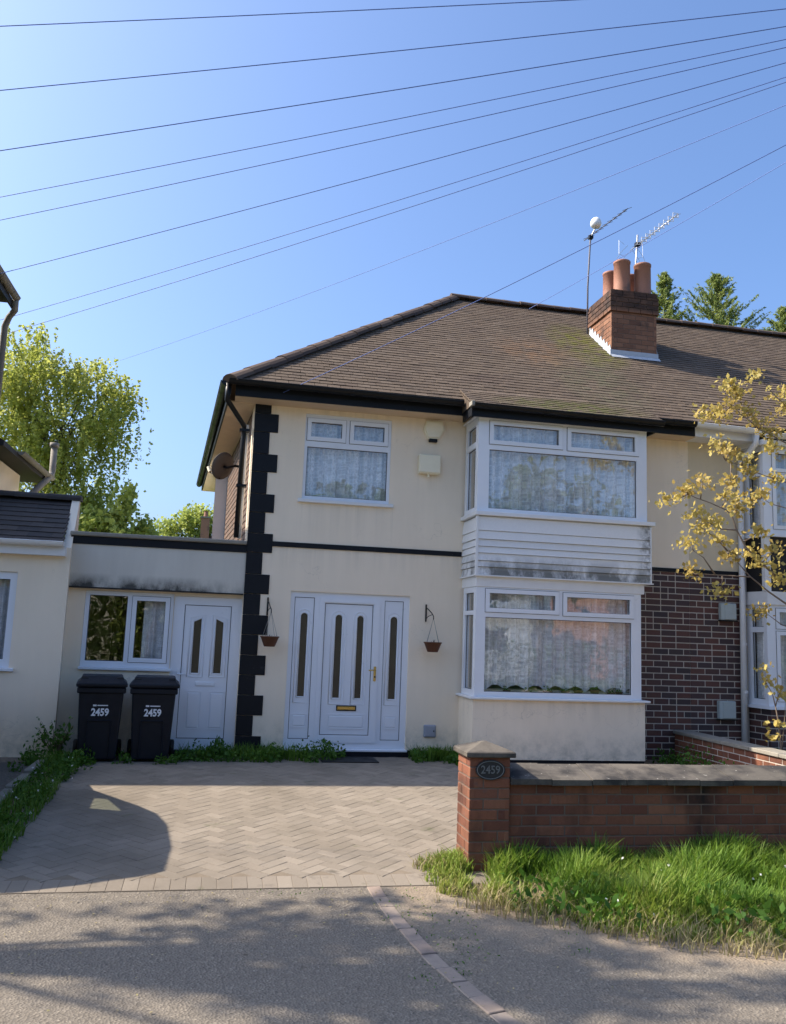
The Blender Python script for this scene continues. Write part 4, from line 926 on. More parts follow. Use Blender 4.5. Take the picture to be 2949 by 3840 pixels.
# satellite dish on the flank
dish = thing('satellite_dish', 'brown grey satellite dish on the side wall under the eaves', 'satellite dish', (-1.98, 1.55, 4.1))
ax = Vector((-.62, .70, .34)).normalized(); sx = ax.cross(Vector((0, 0, 1))).normalized(); sy = sx.cross(ax); V = []; Fc = []; n = 24; c0 = Vector((-2.19, 1.45, 4.02))
for i, r_ in enumerate((0.001, .08, .15, .215)):
    V += [tuple(c0 + (sx * math.cos(2 * math.pi * k / n) * .95 + sy * math.sin(2 * math.pi * k / n)) * r_ + ax * (r_ ** 2 * .8)) for k in range(n)]
for i in range(3): Fc += [(i * n + k, i * n + (k + 1) % n, (i + 1) * n + (k + 1) % n, (i + 1) * n + k) for k in range(n)]
MT['dish'] = plain('dish_mesh', (.11, .095, .085), .6, .2, 8)
dm = MB().add(V, Fc).build('reflector', MT['dish'], dish, True); dm.modifiers.new('t', 'SOLIDIFY').thickness = .008
MB().tube([tuple(c0 - ax * .0 - sy * .2), tuple(c0 + ax * .28 - sy * .16)], .011, 6).build('feed_arm', MT['black_gloss'], dish)
MB().tube([tuple(c0 + ax * .27 - sy * .16), tuple(c0 + ax * .34 - sy * .10)], .028, 10).build('receiver', MT['pale_box'], dish)
MB().tube([tuple(c0 - ax * .012), tuple(c0 - ax * .09), (-2.02, 1.40, 4.03), (-1.91, 1.40, 4.02)], .020, 8).build('wall_arm', MT['black_gloss'], dish)

alarm = thing('alarm_box', 'hexagonal cream alarm box on the wall beside the bay', 'alarm box', (.74, 0, 4.45))
hx = [(.645, 4.355), (.815, 4.370), (.892, 4.500), (.862, 4.625), (.622, 4.615), (.588, 4.480)]
MB().prism([(u, z) for u, z in hx], .0, .045).build('cover', MT['pale_box'], alarm)
hc = (.739, 4.49); MB().prism([(hc[0] + (u - hc[0]) * .86, hc[1] + (z - hc[1]) * .86) for u, z in hx], .045, .062).build('cover_face', MT['pale_box'], alarm)
MB().box(.668, .790, .005, .06, 4.312, 4.360, ch=.008).build('strobe', MT['black_gloss'], alarm)
jb = thing('junction_box', 'square cream wall box with a pipe below, under the hexagonal alarm', 'junction box', (.67, 0, 3.98))
MB().box(.525, .835, .0, .10, 3.845, 4.12, ch=.014).build('cover', MT['pale_box'], jb)
MB().box(.53, .83, .10, .106, 3.86, 4.105, ch=.003).build('lid', MT['pale_box'], jb); MB().tube([(.67, -.05, 3.845), (.67, -.05, 3.80)], .018, 8).build('conduit', MT['pale_box'], jb)
mb_ = thing('vent_cover', 'small grey square box low on the wall right of the front door', 'vent cover', (.81, 0, .27))
MB().box(.724, .898, .0, .035, .195, .362, ch=.012).build('cover', MT['grey_plastic'], mb_); MB().box(.745, .877, .035, .040, .215, .342, ch=.002).build('lid', MT['grey_plastic'], mb_); MB().box(.855, .868, .04, .046, .27, .29).build('latch', MT['black_gloss'], mb_)
for nm, (u0, u1, z0, z1), lb in (('meter_box', (5.215, 5.470, 1.965, 2.215), 'pale grey meter box on purple brick, the upper of two'), ('meter_box', (5.160, 5.430, .520, .780), 'pale grey meter box on purple brick, the lower of two beside the downpipe')):
    q = thing(nm, lb, 'meter box', ((u0 + u1) / 2, 0, (z0 + z1) / 2), 'meter boxes on the brick wall')
    MB().box(u0, u1, .0, .075, z0, z1, ch=.008).build('case', MT['box_green'], q); MB().box(u0 + .06, u1 - .008, .075, .084, z0 + .012, z1 - .012, ch=.003).build('door', MT['box_green'], q); MB().box(u0 - .01, u1 + .01, .0, .085, z0 - .018, z0 - .002).build('base_lip', MT['black_gloss'], q)
wirep = [(5.57 + .055 * math.cos(a), -.075 - .052 * math.sin(a) , 2.6 - a * .085) for a in np.arange(0, 25, .5)]
# hanging baskets
def basket(x, xb, label):
    t = thing('hanging_basket', label, 'hanging basket', (x, 0, 1.45), 'hanging baskets beside the front door')
    MB().tube([(xb, -.012, 1.76), (xb, -.012, 2.0)], .011, 6).build('bracket', MT['black_gloss'], t)
    arm = [(xb, -.02, 1.955), (xb + .01, -.10, 1.93), (x - .02, -.17, 1.88), (x, -.20, 1.835), (x, -.205, 1.80), (x + .004, -.185, 1.79)]
    MB().tube(arm, .007, 6).build('bracket_arm', MT['black_gloss'], t, True)
    MB().tube([(xb, -.014, 1.79), (xb + .01, -.08, 1.83), (x - .01, -.18, 1.86)], .005, 6).build('bracket_brace', MT['black_gloss'], t, True)
    for k in range(4):
        a = k * math.pi / 2 + .5; MB().tube([(x, -.20, 1.81), (x + .115 * math.cos(a), -.20 + .115 * math.sin(a), 1.475)], .0025, 5).build('chain', MT['chain'], t)
    MB().lathe((x, -.20, 1.35), [(0, 0), (.068, .0), (.075, .01), (.118, .118), (.126, .122), (.126, .135), (.116, .135), (.105, .11), (0, .105)], 18).build('bowl', MT['rust_pot'], t, True)
    for k in range(7):
        a = random.uniform(0, 6.28); r_ = random.uniform(0, .08); MB().tube([(x + r_ * math.cos(a), -.2 + r_ * math.sin(a), 1.455), (x + r_ * 1.2 * math.cos(a) + .01, -.2 + r_ * 1.2 * math.sin(a), 1.455 + random.uniform(.03, .07))], .003, 4).build('dry_stem', MT['twig'], t)
basket(.772, .710, 'brown hanging basket on chains on the wall right of the front door')
basket(-1.44, -1.482, 'brown hanging basket on chains by the black corner blocks, left of the front door')

# wheelie bins
def text_mesh(txt, size, mat, name, extr=.001, bold=.0):
    cu = bpy.data.curves.new(name, 'FONT'); cu.body = txt; cu.size = size; cu.extrude = extr; cu.align_x = 'CENTER'; cu.align_y = 'CENTER'; cu.offset = bold; cu.resolution_u = 3
    o = bpy.data.objects.new(name, cu); COL.objects.link(o); dg = bpy.context.evaluated_depsgraph_get()
    me = bpy.data.meshes.new_from_object(o.evaluated_get(dg)); me.name = name; bpy.data.objects.remove(o); me.materials.clear(); me.materials.append(mat); return me
def bin_(x0, yf, rot, label):
    """240 litre two-wheeled bin, front face at yf"""
    t = thing('wheelie_bin', label, 'bin', (0, 0, 0), 'wheelie bins by the link'); wT, wB, hB = .535, .43, .875; z0 = 0.0
    def ring_(wd, y0, y1, z): return [(-wd / 2, y0, z), (wd / 2, y0, z), (wd / 2, y1, z), (-wd / 2, y1, z)]
    V = ring_(wB, .06, .52, z0 + .02) + ring_(wB + .02, .05, .54, z0 + .16) + ring_(wT - .02, .01, .66, hB - .06) + ring_(wT - .01, .005, .67, hB)
    body = MB().add(V, [(0, 3, 2, 1)] + [(i * 4 + k, i * 4 + (k + 1) % 4, i * 4 + 4 + (k + 1) % 4, i * 4 + 4 + k) for i in range(3) for k in range(4)] + [(12, 13, 14, 15)])
    bo = body.build('body', MT['bin'], t); bo.modifiers.new('b', 'BEVEL').width = .02; bo.modifiers['b'].segments = 2
    MB().box(-wT / 2 - .012, wT / 2 + .012, -.69, .012, hB - .075, hB - .005, ch=.012).build('rim', MT['bin'], t)
    # recessed-looking front panel: two raised ribs and a top lip following the tapering front
    yz = lambda z: .05 - (z - .16) / (hB - .22) * .04
    for s in (-1, 1): MB().tube([(s * .135, yz(.03) - .004, .03), (s * .13, yz(.48) - .006, .48)], .010, 6).build('front_rib', MT['bin'], t)
    MB().tube([(-.13, yz(.48) - .006, .48), (.13, yz(.48) - .006, .48)], .010, 6).build('front_rib', MT['bin'], t)
    # domed lid with hinge lugs
    V = ring_(wT + .05, -.03, .66, hB) + ring_(wT + .055, -.035, .665, hB + .045) + ring_(wT - .03, .02, .64, hB + .075) + ring_(wT - .06, .10, .60, hB + .125)
    lid = MB().add(V, [(0, 3, 2, 1)] + [(i * 4 + k, i * 4 + (k + 1) % 4, i * 4 + 4 + (k + 1) % 4, i * 4 + 4 + k) for i in range(3) for k in range(4)] + [(12, 13, 14, 15)]).build('lid', MT['bin'], t)
    lid.modifiers.new('b', 'BEVEL').width = .014; lid.modifiers['b'].segments = 2
    for s in (-1, 1): MB().box(s * .2 - .04, s * .2 + .04, -.12, -.05, hB + .055, hB + .112, ch=.008).build('lid_lug', MT['tyre'], lid)
    MB().tube([(-.2, .68, hB - .02), (.2, .68, hB - .02)], .016, 8).build('handle_bar', MT['bin'], t)
    MB().tube([(-.25, .58, .10), (.25, .58, .10)], .012, 8).build('axle', MT['steel'], t)
    for s in (-1, 1):
        wv = MB().tube([(s * .225, .58, .10), (s * .235, .58, .10), (s * .275, .58, .10), (s * .285, .58, .10)], [.075, .1, .1, .075], 18).build('wheel', MT['tyre'], t, True)
    me = text_mesh('2459', .118, MT['letter'], 'numeral', .001, .004); o = link('numeral', me, t); zt = .575; o.matrix_basis = Matrix.Translation((0.0, yz(zt) - .006, zt)) @ Matrix.Rotation(R(90) - .05, 4, 'X') @ Matrix.Scale(.86, 4, (1, 0, 0)); o['label'] = 'white house number sticker'
    MB().box(-.085, -.045, -yz(.66) - .0 + .002, -yz(.66) + .005, .648, .668).build('logo_mark', MT['letter'], t)
    MB().box(-.035, .085, -yz(.66) + .002, -yz(.66) + .005, .652, .664).build('logo_mark', MT['letter'], t)
    for ch in t.children: ch.matrix_parent_inverse = Matrix.Identity(4)
    t.location = (x0, yf, gz(yf) + .014); t.rotation_euler = (0, 0, rot); return t
bin_(-3.43, -.76, R(7), 'dark wheelie bin numbered in white, nearer the cream left wall')
bin_(-2.825, -.72, R(3), 'dark wheelie bin numbered in white, nearer the narrow side door')

# ------------------------------------------------------------------ garden wall with gate pillar
gw = thing('garden_wall', 'low red brick front wall with weathered coping and square gate pillar', 'wall', (1.5, -4.8, -.3))
PX0, PX1, PY0, PY1 = -.083, .252, -4.935, -4.60
G_L, G_H, G_J = .2335, .0715, .010
pil = MB().box(PX0 + .004, PX1 - .004, -PY1 + .004, -PY0 - .004, -.34, .618).build('gate_pillar', MT['mortar_red'], gw)
for k, f in enumerate((Fr((PX0, PY0), (1, 0)), Fr((PX0, PY1), (0, -1)), Fr((PX1, PY0), (0, 1)), Fr((PX1, PY1), (-1, 0)))):
    lay_bricks(f, .0, PX1 - PX0, -.34, .618, G_L, G_H, G_J, MT['garden_brick'], pil, off0=k, zstart=.618 - 12 * (G_H + G_J) + G_J, dd=.04)
cx_, cy_ = (PX0 + PX1) / 2, (PY0 + PY1) / 2; hw = .1675 + .036
cap = MB(); 
rg = lambda h, z: [(cx_ - h, cy_ - h, z), (cx_ + h, cy_ - h, z), (cx_ + h, cy_ + h, z), (cx_ - h, cy_ + h, z)]
cap.add(rg(hw - .004, .620) + rg(hw, .628) + rg(hw, .655) + rg(hw - .008, .664) + rg(.012, .728), [(0, 3, 2, 1)] + [(i * 4 + k, i * 4 + (k + 1) % 4, i * 4 + 4 + (k + 1) % 4, i * 4 + 4 + k) for i in range(4) for k in range(4)] + [(16, 17, 18, 19)])
cap.build('pillar_cap', MT['coping'], gw)
WX1 = 4.46
wcore = MB().box(PX1 - .01, WX1, 4.672, 4.8965, -.34, .404).build('wall_brickwork', MT['mortar_red'], gw)
lay_bricks(Fr((PX1, -4.90), (1, 0)), .001, WX1 - PX1, -.30, .404, G_L, G_H, G_J, MT['garden_brick'], wcore, zstart=.404 - 9 * (G_H + G_J) + G_J)
cxp = PX1 + .004; k = 0
while cxp < WX1:
    L = random.uniform(.43, .48) if k > 5 else random.uniform(.30, .36); x1 = min(cxp + L, WX1 + .02); dz = random.uniform(-.004, .004)
    P = [(4.955, .408 + dz), (4.955, .452 + dz), (4.93, .462 + dz), (4.62, .53 + dz), (4.605, .52 + dz), (4.605, .45 + dz), (4.66, .408 + dz)]
    MB().prism([(d, z) for d, z in P], -x1 + .003, -cxp - .003, Fr((0, 0), (0, -1))).build('coping_slab', MT['coping'], gw)
    cxp = x1; k += 1
pq = thing('number_plaque', 'dark oval house number plaque on the brick gate pillar', 'number plaque', (cx_, PY0, .52))
n = 32; ov = lambda a, b_: [(cx_ + a * math.cos(2 * math.pi * k / n), .522 + b_ * math.sin(2 * math.pi * k / n)) for k in range(n)]
FP = Fr((0, PY0), (1, 0))
MB().prism(ov(.122, .079), .002, .014, FP).build('plate', MT['plaque'], pq)
MB().tube([FP(u, .014, z) for u, z in ov(.110, .068)] + [FP(*[ov(.110, .068)[0][0]], .014, ov(.110, .068)[0][1])], .0035, 5).build('border', MT['plaque_letter'], pq)
me = text_mesh('2459', .088, MT['plaque_letter'], 'numeral', .002, .001); o = link('numeral', me, pq); o.matrix_basis = Matrix.Translation((cx_, PY0 - .0155, .522)) @ Matrix.Rotation(R(90), 4, 'X') @ Matrix.Scale(.92, 4, (1, 0, 0))
o.location = o.location

# divider between the two front gardens
dv = thing('divider_wall', 'low red brick wall between the two front gardens, half in sunlight', 'wall', (4.57, -2.3, -.2))
FDv = Fr((4.46, -.03), (0, -1)); LD = 4.56
dcore = MB().box(.0, LD, -.215, -.004, -.3, .296, FDv).build('wall_brickwork', MT['mortar_light'], dv)
lay_bricks(FDv, .0, LD, -.25, .296, G_L, G_H, G_J, MT['garden_brick'], dcore, front=.0, zstart=.296 - 7 * (G_H + G_J) + G_J)
u = 0.
while u < LD:
    L = random.uniform(.55, .62); u1 = min(u + L, LD)
    MB().box(u + .003, u1 - .003, -.25, .03, .299, .348 + random.uniform(-.004, .004), FDv, ch=.008).build('coping_slab', MT['concrete'], dv); u = u1

# left border kerb stones
ks = thing('kerb_stones', 'old grey kerb stones edging the weedy strip left of the drive', 'kerb', (-4.0, -2.3, -.1))
for k in range(5):
    y0 = -.9 - k * .74; MB().box(-4.07 + random.uniform(-.01, .01), -3.96, -y0 + .006, -y0 + .73, gz(y0 - .4) - .1, gz(y0 - .4) + .085 + random.uniform(-.01, .01), ch=.012).build('kerb_stone', MT['concrete'], ks)

# ------------------------------------------------------------------ telegraph pole and its wires
POLE = Vector((6.65, -5.18, 8.76))
tp = thing('telegraph_pole', 'brown wooden telegraph pole just beyond the right edge, carrying the wires', 'pole', (6.65, -5.18, -.3))
MB().tube([(6.65, -5.18, -.6), (6.65, -5.18, 9.1)], [.14, .10], 14).build('shaft', MT['bark'], tp, True)
MB().tube([(6.65, -5.18, 8.70), (6.65, -5.18, 8.78)], .17, 14).build('ring_head', MT['steel'], tp)
WIRES = [((-4.72, -3, 7.70), 2.0, .10, 'topmost wire, nearly level across the upper left sky'), ((-4.66, -3, 7.05), 2.0, .16, 'second wire from the top of the sky'), ((-4.59, -3, 6.40), 2.0, .16, 'third wire from the top of the sky'),
         ((-5.38, 0, 7.34), 1.9, .14, 'fourth wire from the top, upper of a close pair'), ((-5.36, 0, 7.09), 1.9, .22, 'fifth wire from the top, lower of a close pair'), ((-5.29, 0, 6.32), 1.9, .2, 'sixth wire from the top, alone between two pairs'),
         ((-5.74, 3, 6.81), 1.6, .2, 'upper wire of the pair reaching the left edge just above the tree'), ((-5.50, 3, 6.66), 1.6, .22, 'lower wire of the pair ending at the top of the birch'), ((-4.68, 12, 9.04), 1.06, .18, 'wire running down to the right side of the birch crown')]
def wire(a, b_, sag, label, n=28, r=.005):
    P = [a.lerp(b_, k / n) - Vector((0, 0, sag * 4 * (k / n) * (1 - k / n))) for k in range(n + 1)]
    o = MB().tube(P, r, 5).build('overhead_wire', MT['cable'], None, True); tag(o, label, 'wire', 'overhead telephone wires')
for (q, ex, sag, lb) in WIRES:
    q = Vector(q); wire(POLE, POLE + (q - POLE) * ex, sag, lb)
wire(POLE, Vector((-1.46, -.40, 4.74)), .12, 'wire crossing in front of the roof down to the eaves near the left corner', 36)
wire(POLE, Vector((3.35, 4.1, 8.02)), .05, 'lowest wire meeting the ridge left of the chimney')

# ------------------------------------------------------------------ plants
def crown_points(blobs, n, rng=RNG, shell=.55):
    vol = np.array([bl[3] * bl[4] * bl[5] for bl in blobs]) ** .8; k = rng.choice(len(blobs), n, p=vol / vol.sum()); B = np.array(blobs)[k]
    d = rng.normal(size=(n, 3)); d /= np.linalg.norm(d, axis=1)[:, None]; r = rng.uniform(0, 1, (n, 1)) ** shell
    return B[:, :3] + d * r * B[:, 3:6]
def clumped(blobs, nclump, per, spread, rng=RNG, shell=.5):
    C = crown_points(blobs, nclump, rng, shell); P = np.repeat(C, per, 0) + rng.normal(size=(nclump * per, 3)) * np.asarray(spread); return C, P, np.repeat(rng.uniform(0, 1, nclump), per)
def hang(C, rng, per, nleaf, drop):
    """hanging strands of leaves from each clump centre"""
    P = []; rc = []
    for c in C:
        tint = rng.uniform(0, 1)
        for k in range(per):
            s = c + rng.normal(size=3) * (.16, .16, .10); L = drop * rng.uniform(.25, 1.15); q = rng.uniform(0, 1, nleaf)
            sway = rng.normal(size=2) * .10
            P.append(np.stack([s[0] + sway[0] * q + rng.normal(size=nleaf) * .025, s[1] + sway[1] * q + rng.normal(size=nleaf) * .025, s[2] - L * q + .05], 1)); rc.append(np.full(nleaf, tint))
    return np.concatenate(P), np.concatenate(rc)
def tree(name, label, base, trunk_top, blobs, nclump, per, spread, leaf, mat, group=None, droop=0., trunk_r=.18, nlimb=10, aspect=.6, seed=1, shell=.5, strands=None):
    rng = np.random.default_rng(seed); t = thing(name, label, 'tree', base, group)
    top = Vector(trunk_top); bs = Vector(base); mid = bs.lerp(top, .5) + Vector((rng.normal() * .1, rng.normal() * .1, 0))
    MB().tube([bs - Vector((0, 0, .1)), bs.lerp(mid, .5), mid, top], [trunk_r * 1.25, trunk_r, trunk_r * .8, trunk_r * .4], 10).build('trunk', MT['bark'], t, True)
    C, P, rc = clumped(blobs, nclump, per, spread, rng, shell); lm = MB()
    if strands:
        P, rc = hang(C, rng, *strands)
    for k in rng.choice(len(C), min(nlimb * 5, len(C)), replace=False):
        c = Vector(C[k]); s = bs.lerp(top, float(rng.uniform(.55, 1.0))); m_ = s.lerp(c, .5) + Vector((0, 0, .12 * (c - s).length)); lm.tube([s, m_, c], [trunk_r * .22, trunk_r * .12, .008], 5, False)
    lm.build('limbs', MT['bark'], t, True)
    if droop:
        f = rng.uniform(0, 1, len(P)) ** 1.3; P[:, 2] -= f * droop
    V = leaf_quads(P, leaf, aspect, .6 if droop else 0., rng)
    quads('crown', V, np.clip(rc * .6 + rng.uniform(0, .4, len(P)), 0, 1), mat, t); return t
# weeping birch behind the link
BIRCH = [(-8.0, 14.2, 9.7, .9, 1., .55), (-7.6, 14, 8.6, 1.3, 1.4, .95), (-6.2, 14.0, 8.6, 1.0, 1.2, .65), (-5.1, 14.0, 8.5, .42, .7, .42), (-6.7, 14, 7.4, 1.7, 1.5, .9), (-5.55, 14, 7.3, .7, .9, .75), (-7.7, 14, 6.6, 1.3, 1.4, 1.1), (-6.5, 14, 5.9, 1.3, 1.3, .9), (-6.2, 13.6, 4.6, 1.1, 1.2, .8), (-8.4, 14, 8., 1.2, 1.4, 1.8), (-7.3, 13.8, 4.6, 1.6, 1.2, 1.)]
tree('birch_tree', 'tall weeping birch with drooping fresh leaves behind the left house', (-6.9, 14.2, 0), (-7.0, 14.1, 7.4), BIRCH, 420, 2, .15, .098, MT['birch'], trunk_r=.09, seed=3, aspect=.75, shell=.30, strands=(7, 16, 1.05))
tree('leafy_shrub', 'bright green leafy shrub showing above the flat roof beside the birch', (-5.3, 12.5, 0), (-5.2, 12.5, 4.2), [(-5.6, 12.5, 4.0, .6, .6, .75), (-4.95, 12.5, 3.9, .5, .6, .8), (-4.85, 12.4, 4.9, .24, .3, .55), (-4.35, 13, 3.7, .35, .5, .9)], 150, 26, .12, .16, MT['bush'], trunk_r=.07, seed=5, aspect=.8)
tree('round_tree', 'low yellow green tree top beyond the brick chimney, behind the flat roof', (-3.6, 32, 0), (-3.6, 32, 6), [(-4.7, 32, 6.3, .9, .9, .65), (-3.5, 32, 6.8, 1.0, .9, .85), (-2.5, 32, 6.9, .9, .9, .8), (-2.9, 32, 5.4, 2.0, .9, 1.0)], 260, 26, .16, .17, MT['bush'], trunk_r=.14, seed=6, aspect=.8)
# conifers beyond the ridge
def conifer(label, base, h, rad, seed, lean=0., crown=5.5):
    """open-branched top: long upswept branches with short needle sprays"""
    rng = np.random.default_rng(seed); t = thing('conifer_tree', label, 'tree', base, 'conifers beyond the ridge'); bs = Vector(base)
    MB().tube([bs, bs + Vector((lean, 0, h))], [.2, .01], 8).build('trunk', MT['bark'], t, True)
    br = MB(); P = []; z = h - crown
    while z < h - .02:
        f = (h - z) / crown; L = rad * (f ** .8) + .06
        for k in range(6):
            a = rng.uniform(0, 6.28); l_ = L * rng.uniform(.55, 1.12); s = bs + Vector((lean * z / h, 0, z)); e_ = s + Vector((math.cos(a) * l_, math.sin(a) * l_, l_ * rng.uniform(.35, .85)))
            m_ = s.lerp(e_, .5) - Vector((0, 0, .10 * l_)); br.tube([s, m_, e_], [.016, .010, .003], 4, False)
            for q in rng.uniform(.1, 1.0, int(12 + l_ * 75)):
                p = s.lerp(m_, q * 2) if q < .5 else m_.lerp(e_, q * 2 - 1); sd = .055 * (1.05 - q) + .018
                P.append((p.x + rng.normal() * sd, p.y + rng.normal() * sd, p.z + rng.normal() * sd * .6))
        z += .10 + .16 * f
    br.build('branches', MT['bark'], t, True); P = np.array(P)
    quads('crown', leaf_quads(P, .15, .26, -.5, rng), rng.uniform(0, 1, len(P)), MT['conifer'], t)
conifer('slim young conifer showing just right of the chimney', (13.28, 16, 0), 15.25, 1.35, 11, 0., 4.5)
conifer('broad bushy conifer beyond the ridge, the largest of the three', (15.55, 16.2, 0), 15.55, 2.5, 12, 0., 4.2)
conifer('conifer tip at the right edge of the picture beyond the ridge', (18.55, 16.5, 0), 14.7, 1.9, 13, 0., 4.5)

# distant house behind
fh = thing('distant_house', 'far brick chimney and dark roof slope behind the flat roof', 'house', (-1.9, 25, 0))
MB().box(-3.13, -2.78, -25.5, -25.1, 4.8, 6.20).build('chimney', MT['terracotta'], fh); MB().box(-3.17, -2.74, -25.54, -25.06, 6.20, 6.26).build('chimney_cap', MT['concrete'], fh); MB().lathe((-2.95, 25.3, 6.26), [(.09, 0), (.08, .22), (.1, .25), (.0, .25)], 10).build('chimney_pot', MT['terracotta'], fh)
MB().prism([(-3.6, 5.1), (-1.6, 6.0), (2, 5.0), (2, 4.9), (-3.6, 4.9)], -30, -25.6).build('roof', MT['dark_tile'], fh); MB().box(-3.4, 2, -30, -25.7, 0, 4.95).build('wall', MT['terracotta'], fh)

# young maple leaning in from the right
LIMBS = {'A': [(5.10, 2.08), (4.98, 2.14), (4.74, 2.28), (4.48, 2.46), (4.31, 2.63), (4.17, 2.87)], 'B': [(4.48, 2.46), (4.30, 2.46), (3.98, 2.46), (3.77, 2.46)], 'B2': [(3.98, 2.47), (3.83, 2.67), (3.69, 2.75)],
 'C': [(5.11, 2.32), (4.80, 2.52), (4.57, 2.71), (4.43, 2.83), (4.30, 3.05), (4.24, 3.23), (4.16, 3.30), (3.93, 3.38), (3.73, 3.43), (3.63, 3.47)], 'C2': [(4.31, 3.05), (4.19, 3.05), (4.09, 3.05), (3.99, 3.08), (3.82, 3.16), (3.72, 3.20)],
 'D': [(5.14, 3.70), (4.99, 3.73), (4.76, 3.78), (4.57, 3.83), (4.38, 3.90), (4.17, 3.94)], 'E': [(5.13, 3.35), (4.98, 3.39), (4.81, 3.42), (4.67, 3.49)], 'F': [(5.16, 4.20), (4.81, 4.35), (4.65, 4.40), (4.52, 4.51), (4.40, 4.57), (4.27, 4.71)],
 'G': [(5.17, 4.66), (4.87, 4.91), (4.77, 5.02), (4.62, 5.11)], 'H': [(5.09, 1.83), (4.91, 1.87), (4.80, 1.94), (4.69, 2.01)], 'I': [(4.17, 2.77), (4.05, 2.89), (3.85, 3.03), (3.69, 3.13)]}
CLS = [(4.62, 5.13), (4.22, 4.96), (4.35, 4.86), (4.96, 4.90), (5.02, 4.73), (4.27, 4.71), (3.87, 4.55), (4.11, 4.56), (4.51, 4.63), (4.70, 4.49), (4.84, 4.37), (4.05, 4.15), (4.20, 4.06), (4.42, 3.98), (4.87, 4.18), (4.48, 3.84), (3.83, 3.66), (3.62, 3.51), (4.23, 3.68), (4.17, 3.48), (4.66, 3.54), (3.35, 3.37), (4.86, 3.77), (4.45, 3.45), (4.32, 3.31), (3.72, 3.20), (3.94, 3.14), (3.83, 3.01), (4.61, 3.06), (3.66, 2.84), (4.11, 2.91), (4.19, 2.71), (4.54, 2.77), (4.82, 2.84), (3.65, 2.49), (4.07, 2.26), (4.62, 2.03), (4.89, 2.44), (4.69, 2.63)]
rngm = np.random.default_rng(21)
mp = thing('maple_tree', 'thin young maple with yellow new leaf clusters leaning in from the right', 'tree', (6.35, -1.9, -.1))
CAMP = Vector((-2.1056, -11.6649, 1.5501))
def at_depth(x, z, dy):            # a point of the tree measured on the plane y = -1.9, moved in depth
    p = Vector((x, -1.9, z)); k = (p.y + dy - CAMP.y) / (p.y - CAMP.y); return CAMP + (p - CAMP) * k
DEP = {k: float(rngm.uniform(-.5, .45)) for k in LIMBS}; DEP['B'] = DEP['B2'] = DEP['A']; DEP['C2'] = DEP['C']; DEP['I'] = DEP['A']
MB().tube([(6.35, -1.9, -.2), (6.3, -1.9, 1.2), (6.1, -1.9, 2.6), (5.95, -1.85, 4.2), (5.8, -1.8, 5.6)], [.07, .06, .045, .03, .012], 8).build('trunk', MT['twig'], mp, True)
lm = MB(); NODES = []
for k, pl in LIMBS.items():
    P = [at_depth(x, z, DEP[k]) for x, z in pl]
    if k in 'ACDEFGH': P = [Vector((6.2 - .07 * max(0, pl[0][1] - 1.5), -1.9, max(.9, pl[0][1] - .5)))] + P
    r0 = .017 if k in 'AC' else .011
    lm.tube(P, [r0 * (1 - .75 * i / (len(P) - 1)) for i in range(len(P))], 6)
    for a, b_ in zip(P, P[1:]):
        for q in (0, .33, .66, 1): NODES.append((a.lerp(b_, q), DEP[k]))
LV = []; LR = []
for (x, z) in CLS:
    p0 = Vector((x, -1.9, z)); nd, dy = min(NODES, key=lambda nn: (at_depth(x, z, nn[1]) - nn[0]).length); c = at_depth(x, z, dy + float(rngm.normal() * .04))
    if (nd - c).length > .03: lm.tube([nd, nd.lerp(c, .5) + Vector((0, 0, -.02)), c], [.009, .007, .005], 5)
    nn = 60; tint = rngm.uniform(0, .7)
    sp = np.array([.08, .075, .052]) * rngm.uniform(.8, 1.25); P = np.array(c) + rngm.normal(size=(nn, 3)) * sp
    LV.append(leaf_quads(P, .066, .75, .5, rngm)); LR.append(np.clip(tint + rngm.uniform(0, .3, nn), 0, 1))
for k in range(200):               # the rest of the crown, beyond the right edge
    pass
lm.build('branches', MT['twig'], mp, True)
RB = [(6.6, -1.9, 4.6, .9, 1.1, 1.2), (7.0, -1.7, 3.2, .8, 1., .9)]
C, P, rc = clumped(RB, 60, 24, .08, rngm); LV.append(leaf_quads(P, .085, .75, .4, rngm)); LR.append(rc)
quads('crown', np.concatenate(LV), np.concatenate(LR), MT['maple'], mp)
sp_ = thing('maple_sapling', 'small pale-stemmed sapling with a few yellow leaves behind the divider wall', 'sapling', (4.85, -1.9, .0))
S = [[(4.86, -1.9, -.1), (4.85, -1.9, .36), (4.83, -1.9, .64), (4.79, -1.9, .85), (4.83, -1.9, .98), (4.88, -1.9, 1.08)], [(4.79, -1.9, .85), (4.75, -1.9, 1.01), (4.67, -1.9, 1.13), (4.65, -1.9, 1.28)], [(4.85, -1.9, .42), (4.78, -1.9, .60)], [(4.86, -1.9, .3), (4.95, -1.85, .7), (4.97, -1.85, .95)]]
lm = MB()
for i, P in enumerate(S): lm.tube(P, [(.014 if i == 0 else .008) * (1 - .7 * k / (len(P) - 1)) for k in range(len(P))], 6)
lm.build('stem', MT['twig'], sp_, True); LV = []
for (x, z) in ((4.64, 1.32), (4.80, .65), (4.74, .49), (4.85, 1.04), (4.70, 1.18), (4.97, .98)):
    P = np.array((x, -1.9, z)) + rngm.normal(size=(22, 3)) * (.055, .05, .035); LV.append(leaf_quads(P, .07, .75, .4, rngm))
LV = np.concatenate(LV); quads('crown', LV, rngm.uniform(0, 1, len(LV)), MT['maple'], sp_)

